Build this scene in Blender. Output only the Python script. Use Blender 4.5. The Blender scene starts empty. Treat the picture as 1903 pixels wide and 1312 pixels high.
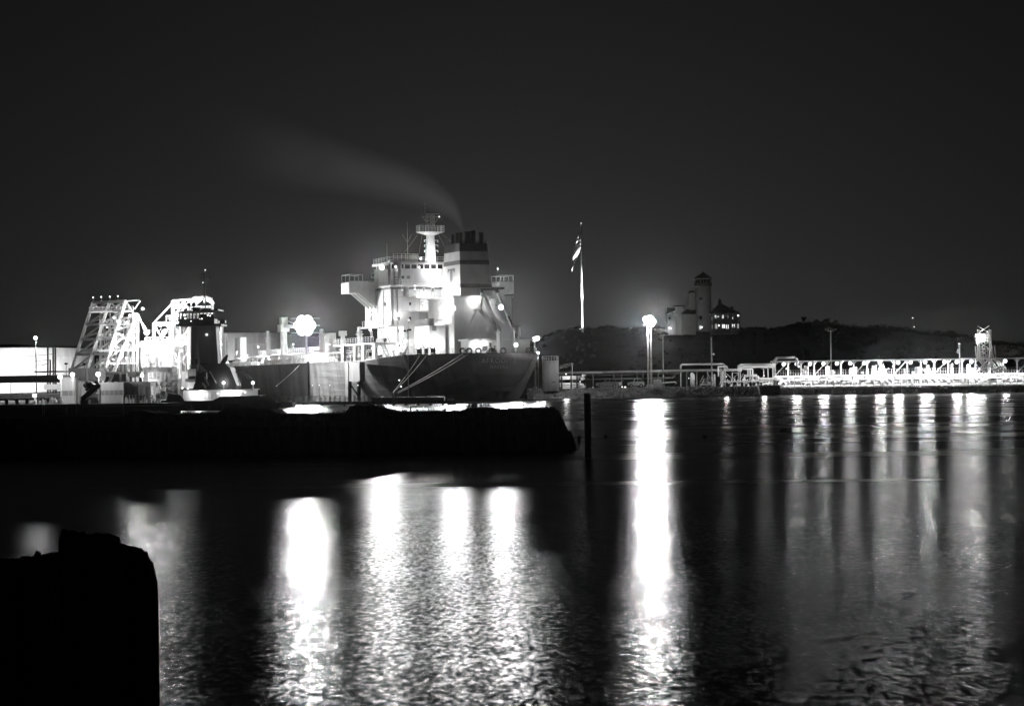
import bpy, math, random
from mathutils import Vector, Matrix
V = Vector
R = math.radians
rnd = random.Random(7)
sc = bpy.context.scene

# ---------------------------------------------------------------- camera
F, CX, HZ, CAMZ, ROLL = 4200.0, 951.5, 710.0, 3.2, 0.0122   # focal length in photo pixels, horizon row, eye height, roll
cam = bpy.data.cameras.new('camera')
cam.sensor_width = 36.0
cam.lens = 36.0 * F / 1903.0
cam.shift_y = 54.0 / 1903.0
cam.clip_start, cam.clip_end = 0.5, 9000.0
cam_ob = bpy.data.objects.new('camera', cam)
sc.collection.objects.link(cam_ob)
_c, _s = math.cos(ROLL), math.sin(ROLL)
cam_ob.matrix_world = Matrix(((_c, _s, 0, 0), (0, 0, -1, 0), (-_s, _c, 0, CAMZ), (0, 0, 0, 1)))
sc.camera = cam_ob

# ---------------------------------------------------------------- sky, moon-weak sun, exposure
world = bpy.data.worlds.new('World')
sc.world = world
world.use_nodes = True
nt = world.node_tree
sky = nt.nodes.new('ShaderNodeTexSky')
sky.sky_type = 'NISHITA'
sky.sun_disc = False
sky.sun_elevation = R(2.0)
sky.sun_rotation = R(0.0)
bw = nt.nodes.new('ShaderNodeRGBToBW')          # the photograph is black and white
nt.links.new(sky.outputs[0], bw.inputs[0])
nt.links.new(bw.outputs[0], nt.nodes['Background'].inputs[0])
nt.nodes['Background'].inputs[1].default_value = 0.0014
sun = bpy.data.lights.new('sun', 'SUN')
sun.energy = 0.002
sun.angle = R(0.5)
sun_ob = bpy.data.objects.new('sun', sun)
sc.collection.objects.link(sun_ob)
sun_ob.rotation_euler = (R(-88), 0, 0)
vs = sc.view_settings
vs.view_transform = 'Standard'
vs.look = 'None'
vs.exposure = 0.0
vs.gamma = 1.0
cy = sc.cycles
cy.use_denoising = True
cy.max_bounces = 5
cy.diffuse_bounces = 2
cy.glossy_bounces = 3
cy.transmission_bounces = 2
cy.volume_bounces = 0
cy.transparent_max_bounces = 8
cy.caustics_reflective = False
cy.caustics_refractive = False
cy.sample_clamp_indirect = 4.0
cy.use_light_tree = True
cy.use_adaptive_sampling = False
cy.light_sampling_threshold = 0.002

# ---------------------------------------------------------------- helpers
def at(px, py, Y):
    """world point seen at photo pixel (px, py) when it stands Y metres away"""
    a, b = px - CX, HZ - py
    return V(((a * _c + b * _s) / F * Y, Y, CAMZ + (b * _c - a * _s) / F * Y))

SHIP_O, SHIP_A = V((-2.0, 388.0, 0.0)), R(180 - 69)
SHIP_M = Matrix.Translation(SHIP_O) @ Matrix.Rotation(SHIP_A, 4, 'Z')
SHIP_I = SHIP_M.inverted()

def sp(px, py, s=None, p=None):
    """tanker-local point (forward, port, up) seen at pixel, on the plane forward=s or port=p"""
    a = SHIP_I @ V((0, 0, CAMZ))
    b = SHIP_I @ at(px, py, 400.0)
    d = b - a
    t = (s - a.x) / d.x if s is not None else (p - a.y) / d.y
    return a + d * t

ORG = {}
MATS = {}

def mat(name, v, rough=0.6, var=0.18, scale=1.5, stretch=(1, 1, 1), spec=0.3, bump=0.0, metal=0.0, detail=5.0):
    if name in MATS:
        return MATS[name]
    m = bpy.data.materials.new(name)
    m.use_nodes = True
    t = m.node_tree
    b = t.nodes['Principled BSDF']
    b.inputs['Roughness'].default_value = rough
    b.inputs['Specular IOR Level'].default_value = spec
    b.inputs['Metallic'].default_value = metal
    tc = t.nodes.new('ShaderNodeTexCoord')
    mp = t.nodes.new('ShaderNodeMapping')
    mp.inputs['Scale'].default_value = stretch
    n = t.nodes.new('ShaderNodeTexNoise')
    n.inputs['Scale'].default_value = scale
    n.inputs['Detail'].default_value = detail
    n.inputs['Roughness'].default_value = 0.65
    r = t.nodes.new('ShaderNodeValToRGB')
    lo, hi = v * (1 - var), min(1.0, v * (1 + var))
    r.color_ramp.elements[0].color = (lo, lo, lo, 1)
    r.color_ramp.elements[1].color = (hi, hi, hi, 1)
    r.color_ramp.elements[0].position = 0.3
    r.color_ramp.elements[1].position = 0.7
    t.links.new(tc.outputs['Object'], mp.inputs[0])
    t.links.new(mp.outputs[0], n.inputs['Vector'])
    t.links.new(n.outputs['Fac'], r.inputs[0])
    t.links.new(r.outputs[0], b.inputs['Base Color'])
    if bump:
        bp = t.nodes.new('ShaderNodeBump')
        bp.inputs['Strength'].default_value = bump
        bp.inputs['Distance'].default_value = 0.1
        t.links.new(n.outputs['Fac'], bp.inputs['Height'])
        t.links.new(bp.outputs[0], b.inputs['Normal'])
    MATS[name] = m
    return m

def emis(name, strength):
    if name in MATS:
        return MATS[name]
    m = bpy.data.materials.new(name)
    m.use_nodes = True
    t = m.node_tree
    t.nodes.clear()
    e = t.nodes.new('ShaderNodeEmission')
    e.inputs[0].default_value = (1, 1, 1, 1)
    e.inputs[1].default_value = strength
    o = t.nodes.new('ShaderNodeOutputMaterial')
    t.links.new(e.outputs[0], o.inputs[0])
    m.cycles.emission_sampling = 'NONE'
    MATS[name] = m
    return m

WHITE = mat('white_paint', 0.62, 0.45, 0.12, 0.6, (1, 1, 0.35))
SHIPW = mat('ship_white', 0.66, 0.45, 0.16, 0.5, (1, 1, 0.25))
CREAM = mat('off_white_paint', 0.42, 0.5, 0.2, 0.7, (1, 1, 0.3))
GREYP = mat('grey_paint', 0.24, 0.55, 0.2, 0.8, (1, 1, 0.3))
DGREY = mat('dark_grey_paint', 0.09, 0.55, 0.25, 0.8)
BLACK = mat('black_paint', 0.022, 0.5, 0.3, 0.8)
STEEL = mat('galvanised_steel', 0.32, 0.45, 0.2, 2.0, metal=0.0)
DSTEEL = mat('dark_steel', 0.11, 0.5, 0.3, 2.0)
GLASS = mat('dark_glass', 0.03, 0.08, 0.2, 1.0, spec=0.6)
CONC = mat('concrete', 0.22, 0.85, 0.35, 0.8, bump=0.4)
WOOD = mat('weathered_timber', 0.1, 0.85, 0.6, 2.2, (3, 3, 0.25), bump=0.8)
ROPE = mat('rope', 0.8, 0.8, 0.2, 3.0)
ROCK = mat('rock', 0.2, 0.9, 0.55, 0.35, bump=0.5)
LEAF = mat('foliage', 0.025, 0.8, 0.5, 0.4)
BULB = emis('lamp_glow', 3.0)
BULBS = emis('lamp_glow_small', 2.2)
WINLIT = emis('lit_window', 1.1)
WINDIM = emis('dim_lit_window', 0.35)

class MB:
    """collects simple solids into one mesh"""
    def __init__(s):
        s.v, s.f, s.m = [], [], []
    def add(s, vs, fs, mi=0):
        o = len(s.v)
        s.v += [tuple(p) for p in vs]
        s.f += [tuple(i + o for i in f) for f in fs]
        s.m += [mi] * len(fs)
        return s
    def box(s, x0, x1, y0, y1, z0, z1, mi=0):
        vs = [(x, y, z) for z in (z0, z1) for y in (y0, y1) for x in (x0, x1)]
        return s.add(vs, [(0, 2, 3, 1), (4, 5, 7, 6), (0, 1, 5, 4), (2, 6, 7, 3), (0, 4, 6, 2), (1, 3, 7, 5)], mi)
    def frus(s, a, b, z0, z1, mi=0):
        """rectangle a=(x0,x1,y0,y1) at z0 lofted to rectangle b at z1"""
        vs = [(x, y, z) for (x0, x1, y0, y1), z in ((a, z0), (b, z1)) for y in (y0, y1) for x in (x0, x1)]
        return s.add(vs, [(0, 2, 3, 1), (4, 5, 7, 6), (0, 1, 5, 4), (2, 6, 7, 3), (0, 4, 6, 2), (1, 3, 7, 5)], mi)
    def tube(s, p, q, r, n=6, r2=None, mi=0, cap=True):
        p, q = V(p), V(q)
        d = (q - p)
        if d.length < 1e-6:
            return s
        d.normalize()
        a = d.orthogonal().normalized() if abs(d.z) > 0.95 or n != 4 else d.cross(V((0, 0, 1))).normalized()
        b = d.cross(a)
        r2 = r if r2 is None else r2
        k = math.pi / n
        ring = [(math.cos(2 * math.pi * i / n + k), math.sin(2 * math.pi * i / n + k)) for i in range(n)]
        vs = [p + (a * x + b * y) * r for x, y in ring] + [q + (a * x + b * y) * r2 for x, y in ring]
        fs = [(i, (i + 1) % n, n + (i + 1) % n, n + i) for i in range(n)]
        if cap:
            fs += [tuple(range(n))[::-1], tuple(range(n, 2 * n))]
        return s.add(vs, fs, mi)
    def bar(s, p, q, w, mi=0):
        return s.tube(p, q, w * 0.7071, 4, mi=mi)
    def path(s, pts, r, n=8, mi=0):
        for a, b in zip(pts, pts[1:]):
            s.tube(a, b, r, n, mi=mi)
        for a in pts[1:-1]:
            s.ball(a, r * 1.02, 6, 4, mi)
        return s
    def ball(s, c, r, n=8, m=6, mi=0, sq=(1, 1, 1)):
        c = V(c)
        vs = [c + V((0, 0, -r * sq[2]))]
        for j in range(1, m):
            t = -math.pi / 2 + math.pi * j / m
            for i in range(n):
                a = 2 * math.pi * i / n
                vs.append(c + V((r * sq[0] * math.cos(t) * math.cos(a), r * sq[1] * math.cos(t) * math.sin(a), r * sq[2] * math.sin(t))))
        vs.append(c + V((0, 0, r * sq[2])))
        fs = [(0, 1 + (i + 1) % n, 1 + i) for i in range(n)]
        for j in range(m - 2):
            for i in range(n):
                a, b = 1 + j * n + i, 1 + j * n + (i + 1) % n
                fs.append((a, b, b + n, a + n))
        l = len(vs) - 1
        fs += [(l, 1 + (m - 2) * n + i, 1 + (m - 2) * n + (i + 1) % n) for i in range(n)]
        return s.add(vs, fs, mi)
    def lathe(s, c, prof, n=24, mi=0):
        c = V(c)
        vs, fs = [], []
        for r, z in prof:
            for i in range(n):
                a = 2 * math.pi * i / n
                vs.append(c + V((r * math.cos(a), r * math.sin(a), z)))
        for j in range(len(prof) - 1):
            for i in range(n):
                a, b = j * n + i, j * n + (i + 1) % n
                fs.append((a, b, b + n, a + n))
        fs += [tuple(range(n))[::-1], tuple(range((len(prof) - 1) * n, len(prof) * n))]
        return s.add(vs, fs, mi)
    def prism(s, poly, d, mi=0):
        """polygon (3D points) extruded by vector d"""
        d = V(d)
        n = len(poly)
        vs = [V(p) for p in poly] + [V(p) + d for p in poly]
        fs = [tuple(range(n))[::-1], tuple(range(n, 2 * n))] + [(i, (i + 1) % n, n + (i + 1) % n, n + i) for i in range(n)]
        return s.add(vs, fs, mi)
    def rail(s, pts, h=1.05, step=1.6, w=0.05, rails=3, mi=0):
        for a, b in zip(pts, pts[1:]):
            a, b = V(a), V(b)
            L = (b - a).length
            n = max(1, round(L / step))
            for i in range(n + 1):
                p = a.lerp(b, i / n)
                s.bar(p, p + V((0, 0, h)), w, mi)
            for k in range(rails):
                z = V((0, 0, h * (k + 1) / rails))
                s.bar(a + z, b + z, w * 0.8, mi)
        return s
    def stairs(s, a, b, w, side, n=8, mi=0):
        a, b, side = V(a), V(b), V(side).normalized() * w
        for o in (V((0, 0, 0)), side):
            s.bar(a + o, b + o, 0.12, mi)
            s.bar(a + o + V((0, 0, 0.95)), b + o + V((0, 0, 0.95)), 0.05, mi)
        for i in range(n):
            p = a.lerp(b, (i + 0.5) / n)
            s.bar(p, p + side, 0.1, mi)
        return s
    def stuff(s, name, m, parent):
        """clutter too small to pick apart in the photograph, joined into one part"""
        o = s.build(name, m, parent)
        o['kind'] = 'stuff'
        return o
    def build(s, name, m=None, parent=None, smooth=False, own=False):
        me = bpy.data.meshes.new(name)
        o = ORG.get(parent, V((0, 0, 0))) if parent is not None else V((0, 0, 0))
        me.from_pydata([tuple(V(p) - o) for p in s.v], [], s.f)
        ms = m if isinstance(m, (list, tuple)) else [m]
        for x in ms:
            me.materials.append(x)
        if len(ms) > 1:
            me.polygons.foreach_set('material_index', s.m)
        if smooth:
            me.polygons.foreach_set('use_smooth', [True] * len(me.polygons))
        me.update()
        ob = bpy.data.objects.new(name, me)
        sc.collection.objects.link(ob)
        if parent is not None:
            ob.parent = parent
            ORG[ob] = o
        return ob

def tag(o, label, cat, group=None):
    o['label'] = label
    o['category'] = cat
    if group:
        o['group'] = group
    return o

def thing(name, label, cat, loc=(0, 0, 0), group=None):
    o = bpy.data.objects.new(name, None)
    sc.collection.objects.link(o)
    o.location = loc
    o.empty_display_size = 0.5
    ORG[o] = V(loc)
    return tag(o, label, cat, group)

def solo(mb, name, m, label, cat, loc, group=None, smooth=False):
    """a thing that is one mesh, built in world coordinates, with its origin at its base"""
    loc = V(loc)
    mb.v = [tuple(V(p) - loc) for p in mb.v]
    o = mb.build(name, m, smooth=smooth)
    o.location = loc
    ORG[o] = loc
    return tag(o, label, cat, group)

def struct(mb, name, m, smooth=False, kind='structure'):
    o = mb.build(name, m, smooth=smooth)
    o['kind'] = kind
    return o

GL = 3.5

FRAME = {}

def glow(parent, p, power, r=0.25, br=None, m=None, bulb=True, n=8, aim=None, cone=150):
    """the lit bulb of a lamp and the light it throws; p in the frame its parent's parts are built in.
    aim (a world direction) makes it a floodlight, otherwise a bare lamp"""
    p = V(p)
    o = ORG.get(parent, V((0, 0, 0)))
    if bulb:
        MB().ball(p, br or r, n, max(4, n - 2)).build('bulb', m or BULB, parent, True)
    if power >= 100:        # lesser lamps only glow
        l = bpy.data.lights.new('lamp_light', 'SPOT' if aim is not None else 'POINT')
        l.energy = power * GL
        l.shadow_soft_size = max(r, (br or r) * 1.15)
        lo = bpy.data.objects.new('lamp_light', l)
        sc.collection.objects.link(lo)
        lo.parent = parent
        lo.location = p - o
        if aim is not None:
            l.spot_size = R(cone)
            l.spot_blend = 0.5
            root = parent
            while root.parent is not None:
                root = root.parent
            d = V(aim)
            if root in FRAME:
                d = FRAME[root] @ d
            lo.rotation_euler = d.to_track_quat('-Z', 'Y').to_euler()

# ================================================================ THE SETTING
# ---- water
WAVE_A, WAVE_B = .2, .03
wm = bpy.data.materials.new('harbour_water')
wm.use_nodes = True
t = wm.node_tree
t.nodes.clear()
tc = t.nodes.new('ShaderNodeTexCoord')
def wave(sx, sy, sz, detail, rough=0.55, dist=0.0):
    mp = t.nodes.new('ShaderNodeMapping')
    mp.inputs['Scale'].default_value = (sx, sy, 1)
    mp.inputs['Rotation'].default_value = (0, 0, R(sz))
    n = t.nodes.new('ShaderNodeTexNoise')
    n.inputs['Scale'].default_value = 1.0
    n.inputs['Detail'].default_value = detail
    n.inputs['Roughness'].default_value = rough
    n.inputs['Distortion'].default_value = dist
    t.links.new(tc.outputs['Object'], mp.inputs[0])
    t.links.new(mp.outputs[0], n.inputs['Vector'])
    return n.outputs['Fac']
def mth(op, a, b=None, c=None):
    n = t.nodes.new('ShaderNodeMath')
    n.operation = op
    for i, x in enumerate((a, b, c)):
        if x is None:
            continue
        if isinstance(x, (int, float)):
            n.inputs[i].default_value = x
        else:
            t.links.new(x, n.inputs[i])
    return n.outputs[0]
calm = wave(0.009, 0.05, 3, 4.0)           # long calm and ruffled bands lying across the harbour
# wavelets are resolved near the viewer; farther off the same slopes are read as surface roughness
sep = t.nodes.new('ShaderNodeSeparateXYZ')
t.links.new(tc.outputs['Object'], sep.inputs[0])
fmr = t.nodes.new('ShaderNodeMapRange')
fmr.interpolation_type = 'SMOOTHSTEP'
fmr.inputs[1].default_value, fmr.inputs[2].default_value = 30.0, 110.0
t.links.new(sep.outputs[1], fmr.inputs[0])
far = fmr.outputs[0]
def slopes(sx, sy, rot, detail, gain):
    """two independent noise channels read as wave slopes"""
    mp = t.nodes.new('ShaderNodeMapping')
    mp.inputs['Scale'].default_value = (sx, sy, 1)
    mp.inputs['Rotation'].default_value = (0, 0, R(rot))
    n = t.nodes.new('ShaderNodeTexNoise')
    n.inputs['Scale'].default_value = 1.0
    n.inputs['Detail'].default_value = detail
    t.links.new(tc.outputs['Object'], mp.inputs[0])
    t.links.new(mp.outputs[0], n.inputs['Vector'])
    v = t.nodes.new('ShaderNodeVectorMath')
    v.operation = 'SUBTRACT'
    v.inputs[1].default_value = (.5, .5, .5)
    t.links.new(n.outputs['Color'], v.inputs[0])
    w = t.nodes.new('ShaderNodeVectorMath')
    w.operation = 'MULTIPLY'
    w.inputs[1].default_value = (gain, gain, 0)
    t.links.new(v.outputs[0], w.inputs[0])
    return w.outputs[0]
def vadd(a, b):
    v = t.nodes.new('ShaderNodeVectorMath')
    v.operation = 'ADD'
    t.links.new(a, v.inputs[0])
    if isinstance(b, tuple):
        v.inputs[1].default_value = b
    else:
        t.links.new(b, v.inputs[1])
    return v.outputs[0]
def vscale(a, k):
    v = t.nodes.new('ShaderNodeVectorMath')
    v.operation = 'SCALE'
    t.links.new(a, v.inputs[0])
    t.links.new(k, v.inputs['Scale'])
    return v.outputs[0]
sl_ = vadd(slopes(15.0, 4.6, 3, 2.0, WAVE_A), slopes(1.1, .7, -5, 2.0, WAVE_B))
wn = t.nodes.new('ShaderNodeVectorMath')
wn.operation = 'NORMALIZE'
t.links.new(vadd(vscale(sl_, mth('MULTIPLY_ADD', far, -.9, 1.0)), (0, 0, 1)), wn.inputs[0])
band = t.nodes.new('ShaderNodeMapRange')
band.inputs[1].default_value, band.inputs[2].default_value = 0.3, 0.7
band.inputs[3].default_value, band.inputs[4].default_value = 0.21, 0.26
t.links.new(calm, band.inputs[0])
gl = t.nodes.new('ShaderNodeBsdfGlossy')
gl.distribution = 'BECKMANN'
gl.inputs['Color'].default_value = (0.42, 0.42, 0.42, 1)
fine = t.nodes.new('ShaderNodeMapRange')        # thin wind lines across the far water
fine.inputs[1].default_value, fine.inputs[2].default_value = .3, .7
fine.inputs[3].default_value, fine.inputs[4].default_value = .9, 1.12
t.links.new(wave(.006, .11, 1, 3.0), fine.inputs[0])
rgh = mth('MULTIPLY', mth('MULTIPLY', band.outputs[0], fine.outputs[0]), mth('MULTIPLY_ADD', far, .15, 1.0))
t.links.new(rgh, gl.inputs['Roughness'])
t.links.new(wn.outputs[0], gl.inputs['Normal'])
df = t.nodes.new('ShaderNodeBsdfDiffuse')
df.inputs['Color'].default_value = (0.006, 0.006, 0.006, 1)
fr = t.nodes.new('ShaderNodeFresnel')
fr.inputs['IOR'].default_value = 1.33
t.links.new(wn.outputs[0], fr.inputs['Normal'])
mx = t.nodes.new('ShaderNodeMixShader')
t.links.new(fr.outputs[0], mx.inputs[0])
t.links.new(df.outputs[0], mx.inputs[1])
t.links.new(gl.outputs[0], mx.inputs[2])
out = t.nodes.new('ShaderNodeOutputMaterial')
t.links.new(mx.outputs[0], out.inputs[0])
struct(MB().add([(-1200, -200, 0), (1200, -200, 0), (1200, 1500, 0), (-1200, 1500, 0)], [(0, 1, 2, 3)]), 'water', wm)

# ---- land and hills in one sheet
RIDGE = [(-4000, 640), (0, 640), (60, 641), (140, 646), (250, 640), (330, 630), (420, 617), (500, 618), (600, 628), (700, 640), (985, 648), (1008, 629),
         (1040, 617), (1075, 611), (1108, 614), (1130, 609), (1160, 614), (1200, 611), (1240, 611), (1380, 611), (1440, 614), (1466, 608), (1482, 603),
         (1510, 602), (1545, 603), (1572, 612), (1600, 614), (1640, 613), (1688, 617), (1705, 622), (1740, 625), (1800, 629), (1815, 637), (1850, 641), (1903, 644), (6000, 650)]
def ridge_y(px):
    for (a, ya), (b, yb) in zip(RIDGE, RIDGE[1:]):
        if a <= px <= b:
            return ya + (yb - ya) * (px - a) / (b - a)
    return 645
RY = 800.0
def ground_z(x, y):
    px = CX + x / y * F
    k = min(1.0, max(0.0, (y - 640) / (RY - 640)))
    k = k * k * (3 - 2 * k)
    top = at(max(-3900, min(5900, px)), ridge_y(max(-3900, min(5900, px))), RY).z
    return 1.75 + (top - 1.75) * k
def shore(x):
    if x >= 4:
        return 425.0 + 55 * min(1.0, max(0.0, (x - 46) / 6.0))
    if x <= -48:
        return 600.0
    return 425 + 175 * (4 - x) / 52.0
xs = [-1200, -900, -600, -400, -300] + [-240 + 6 * i for i in range(40)] + [3 * i for i in range(15)] + [45, 46, 47.5, 49, 50.5, 52, 54] + [57 + 3 * i for i in range(72)] + [280, 320, 400, 600, 900, 1200]
vs_, fs_ = [], []
for x in xs:
    y0 = shore(x)
    col = [(y0 - 5.0, -2.5), (y0, 1.7)] + [(y0 + (640 - y0) * k, None) for k in (0.1, 0.4, 1.0)] + [(y, None) for y in (670, 700, 730, 760, 780, 800, 830, 900, 1150, 1495)]
    for y, z in col:
        xx = x * (y / y0) if abs(x) < 300 else x
        vs_.append((xx, y, ground_z(xx, y) + rnd.uniform(-.25, .25) * (y > 660) if z is None else z))
nr = 15
for i in range(len(xs) - 1):
    for j in range(nr - 1):
        a = i * nr + j
        fs_.append((a, a + nr, a + nr + 1, a + 1))
GROUND = mat('earth', 0.03, 0.95, 0.5, 0.08, bump=0.3)
struct(MB().add(vs_, fs_), 'ground', GROUND, True)

# ---- leaf clumps: ridge scrub
def leaves(mb, c, r, n, size, sq=(1, 1, 0.8)):
    c = V(c)
    for _ in range(n):
        while True:
            d = V((rnd.uniform(-1, 1), rnd.uniform(-1, 1), rnd.uniform(-1, 1)))
            if d.length < 1:
                break
        p = c + V((d.x * sq[0], d.y * sq[1], d.z * sq[2])) * r
        a = V((rnd.gauss(0, 1), rnd.gauss(0, 1), rnd.gauss(0, 1))).normalized()
        b = a.orthogonal().normalized()
        k = size * rnd.uniform(.6, 1.4)
        mb.add([p - a * k, p + b * k * .6, p + a * k, p - b * k * .6], [(0, 1, 2, 3)])
    return mb
mb = MB()
for _ in range(1150):
    px = rnd.uniform(985, 1930)
    Y = rnd.choice((RY, RY, rnd.uniform(690, 800)))
    x = (px - CX) / F * Y
    r = rnd.uniform(.4, 1.3) * (1.5 if px > 1560 else .8)
    if 1225 < px < 1390:
        r *= .45
    leaves(mb, (x, Y - 1, ground_z(x, Y) + r * .25), r, 26, .3)
struct(mb, 'hillside_scrub', LEAF, kind='stuff')

def tree(px, py, Y, w, h, label):
    b = at(px, py, Y)
    b.z = ground_z(b.x, b.y) - .2
    top = at(px, py, Y).z
    t_ = thing('hill_tree', label, 'tree', b, 'trees on the ridge')
    m = MB().tube(b, b + V((0, 0, h * .55)), .22, 7, .1)
    for k in range(5):
        a = k * 1.3 + rnd.random()
        m.tube(b + V((0, 0, h * .4)), b + V((math.cos(a) * w * .6, math.sin(a) * w * .6, h * rnd.uniform(.6, .9))), .08, 5, .03)
    m.build('trunk', WOOD, t_)
    m = MB()
    for k in range(14):
        a = rnd.uniform(0, 6.3)
        d = rnd.uniform(0, w * .75)
        leaves(m, b + V((math.cos(a) * d, math.sin(a) * d, h * rnd.uniform(.5, .98))), w * .42, 55, .17)
    m.build('crown', LEAF, t_)
tree(1493, 600, 798, 1.2, 2.6, 'small round lone tree on the hill right of the tower house')
tree(1518, 600, 799, 1.3, 1.7, 'low bush at the left end of the ridge clump right of the lone tree')
tree(1536, 600, 799, 1.6, 2.0, 'tallest bush of the ridge clump above the unlit triple lamp mast')
tree(1552, 603, 799, 1.3, 2.0, 'bush at the right end of the ridge clump where the ridge drops')
tree(1630, 612, 799, 1.2, 1.6, 'small bush on the ridge between the clump and the light mast')
tree(1742, 625, 799, 1.4, 2.0, 'bush on the low right part of the ridge')
tree(1768, 626, 799, 1.7, 2.3, 'rounded bush on the ridge left of the terminal sign')

# ---- rock revetment along the far shore (rocks too small to pick apart)
mb = MB()
ico = [(0, 0, -1), (.72, -.53, -.45), (-.28, -.85, -.45), (-.89, 0, -.45), (-.28, .85, -.45), (.72, .53, -.45),
       (.28, -.85, .45), (-.72, -.53, .45), (-.72, .53, .45), (.28, .85, .45), (.89, 0, .45), (0, 0, 1)]
icf = [(0, 2, 1), (1, 5, 0), (0, 3, 2), (0, 4, 3), (0, 5, 4), (1, 10, 5), (2, 6, 1), (3, 7, 2), (4, 8, 3), (5, 9, 4),
       (1, 6, 10), (2, 7, 6), (3, 8, 7), (4, 9, 8), (5, 10, 9), (10, 6, 11), (6, 7, 11), (7, 8, 11), (8, 9, 11), (9, 10, 11)]
def rock(mb, c, r):
    q = Matrix.Rotation(rnd.uniform(0, 6.3), 3, V((rnd.gauss(0, 1), rnd.gauss(0, 1), rnd.gauss(0, 1))).normalized())
    sq = V((rnd.uniform(.7, 1.3), rnd.uniform(.7, 1.2), rnd.uniform(.5, .9)))
    mb.add([V(c) + q @ V((p[0] * sq.x, p[1] * sq.y, p[2] * sq.z)) * r * rnd.uniform(.8, 1.2) for p in ico], icf)
for _ in range(2600):
    x = rnd.uniform(3, 49)
    k = rnd.random()
    z = -.2 + 1.95 * k
    y = shore(x) - 5.2 + 5.2 * k
    rock(mb, (x, y, z), rnd.choice((.18, .22, .3, .4)) * rnd.uniform(.8, 1.2))
struct(mb, 'rock_revetment', ROCK, kind='stuff')
# pale strip of the quay path on top of the revetment
struct(MB().box(4, 46, 425.2, 431, 1.70, 1.86), 'shore_road', CONC)

# ================================================================ THE TANKER
ship = thing('oil_tanker', 'large oil tanker moored stern-on, white deckhouse and banded funnel with letter T', 'tanker', SHIP_O)
ship.rotation_euler = (0, 0, SHIP_A)
ORG[ship] = V((0, 0, 0))
FRAME[ship] = SHIP_I.to_3x3()
DK, PD = 7.25, 8.1         # main deck and poop deck heights

def lerp_tab(tab, x):
    for (a, ya), (b, yb) in zip(tab, tab[1:]):
        if a <= x <= b:
            return ya + (yb - ya) * (x - a) / (b - a)
    return tab[-1][1] if x > tab[-1][0] else tab[0][1]
HB = [(0, 6.5), (4, 8.4), (10, 11.0), (14, 12.8), (22, 15.2), (30, 16.1), (140, 16.1), (152, 15.0), (164, 11.5), (174, 6.5), (182, .3)]
ZB = [(0, 1.6), (5, .3), (10, -1.4), (16, -3), (200, -3)]
EX = [(0, .42), (10, .38), (25, .16), (45, .04), (145, .04), (170, .3), (182, .5)]
def deck_z(s):
    return lerp_tab([(0, PD), (14, PD - .05), (24, DK + .25), (30, DK), (150, DK), (182, DK + 2.2)], s)
SS = [0, 2, 4, 7, 10, 14, 18, 22, 26, 32, 38, 60, 90, 120, 140, 152, 158, 164, 170, 174, 178, 182]
KZ = [0, .06, .14, .25, .4, .55, .7, .85, 1.0]
vs_, fs_ = [], []
for s in SS:
    zb, zd = max(lerp_tab(ZB, s), -1.6), deck_z(s)
    zb0 = lerp_tab(ZB, s)
    ring = []
    for k in KZ:
        z = zb + (zd - zb) * k
        hb = lerp_tab(HB, s) * max(.05, (z - zb0) / (zd - zb0)) ** lerp_tab(EX, s)
        ring.append((s, hb, z))
    ring = ring + [(a, -b, c) for a, b, c in ring[::-1]]
    vs_ += ring
n = 2 * len(KZ)
for i in range(len(SS) - 1):
    for j in range(n - 1):
        if j == len(KZ) - 1:
            continue
        a = i * n + j
        fs_.append((a, a + n, a + n + 1, a + 1))
fs_.append(tuple(range(n)))
HULLM = mat('hull_paint', 0.095, 0.55, 0.75, 0.5, (0.5, 0.5, 0.07), detail=9)
tt = HULLM.node_tree
b_ = tt.nodes['Principled BSDF']
src = b_.inputs['Base Color'].links[0].from_socket
cx_ = tt.nodes.new('ShaderNodeTexCoord')
sx_ = tt.nodes.new('ShaderNodeSeparateXYZ')
cb_ = tt.nodes.new('ShaderNodeCombineXYZ')
bk_ = tt.nodes.new('ShaderNodeTexBrick')        # plate seams
bk_.inputs['Scale'].default_value = 1.0
bk_.inputs['Brick Width'].default_value = 9.0
bk_.inputs['Row Height'].default_value = 2.3
bk_.inputs['Mortar Size'].default_value = .035
for nm_, v_ in (('Color1', 1.0), ('Color2', .82), ('Mortar', .45)):
    bk_.inputs[nm_].default_value = (v_, v_, v_, 1)
mx_ = tt.nodes.new('ShaderNodeMix')
mx_.data_type = 'RGBA'
mx_.blend_type = 'MULTIPLY'
mx_.inputs[0].default_value = 1.0
tt.links.new(cx_.outputs['Object'], sx_.inputs[0])
tt.links.new(sx_.outputs[0], cb_.inputs[0])
tt.links.new(sx_.outputs[2], cb_.inputs[1])
tt.links.new(cb_.outputs[0], bk_.inputs['Vector'])
tt.links.new(src, mx_.inputs[6])
tt.links.new(bk_.outputs['Color'], mx_.inputs[7])
tt.links.new(mx_.outputs[2], b_.inputs['Base Color'])
hm = MB().add(vs_, fs_)
hm.m = [1 if (max(vs_[i][0] for i in f) <= 38.5 and sum(vs_[i][2] for i in f) / len(f) < 3.3) else 0 for f in fs_]
hull = hm.build('hull', [HULLM, mat('boot_top_paint', .05, .6, .5, .5, (.5, .5, .2))], ship)
dk = MB()
for a, b in zip(SS, SS[1:]):
    za, zb = deck_z(a) - .06, deck_z(b) - .06
    ha, hb = lerp_tab(HB, a) - .02, lerp_tab(HB, b) - .02
    dk.add([(a, ha, za), (b, hb, zb), (b, -hb, zb), (a, -ha, za)], [(0, 1, 2, 3)])
dk.build('deck', DGREY, ship)
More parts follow.
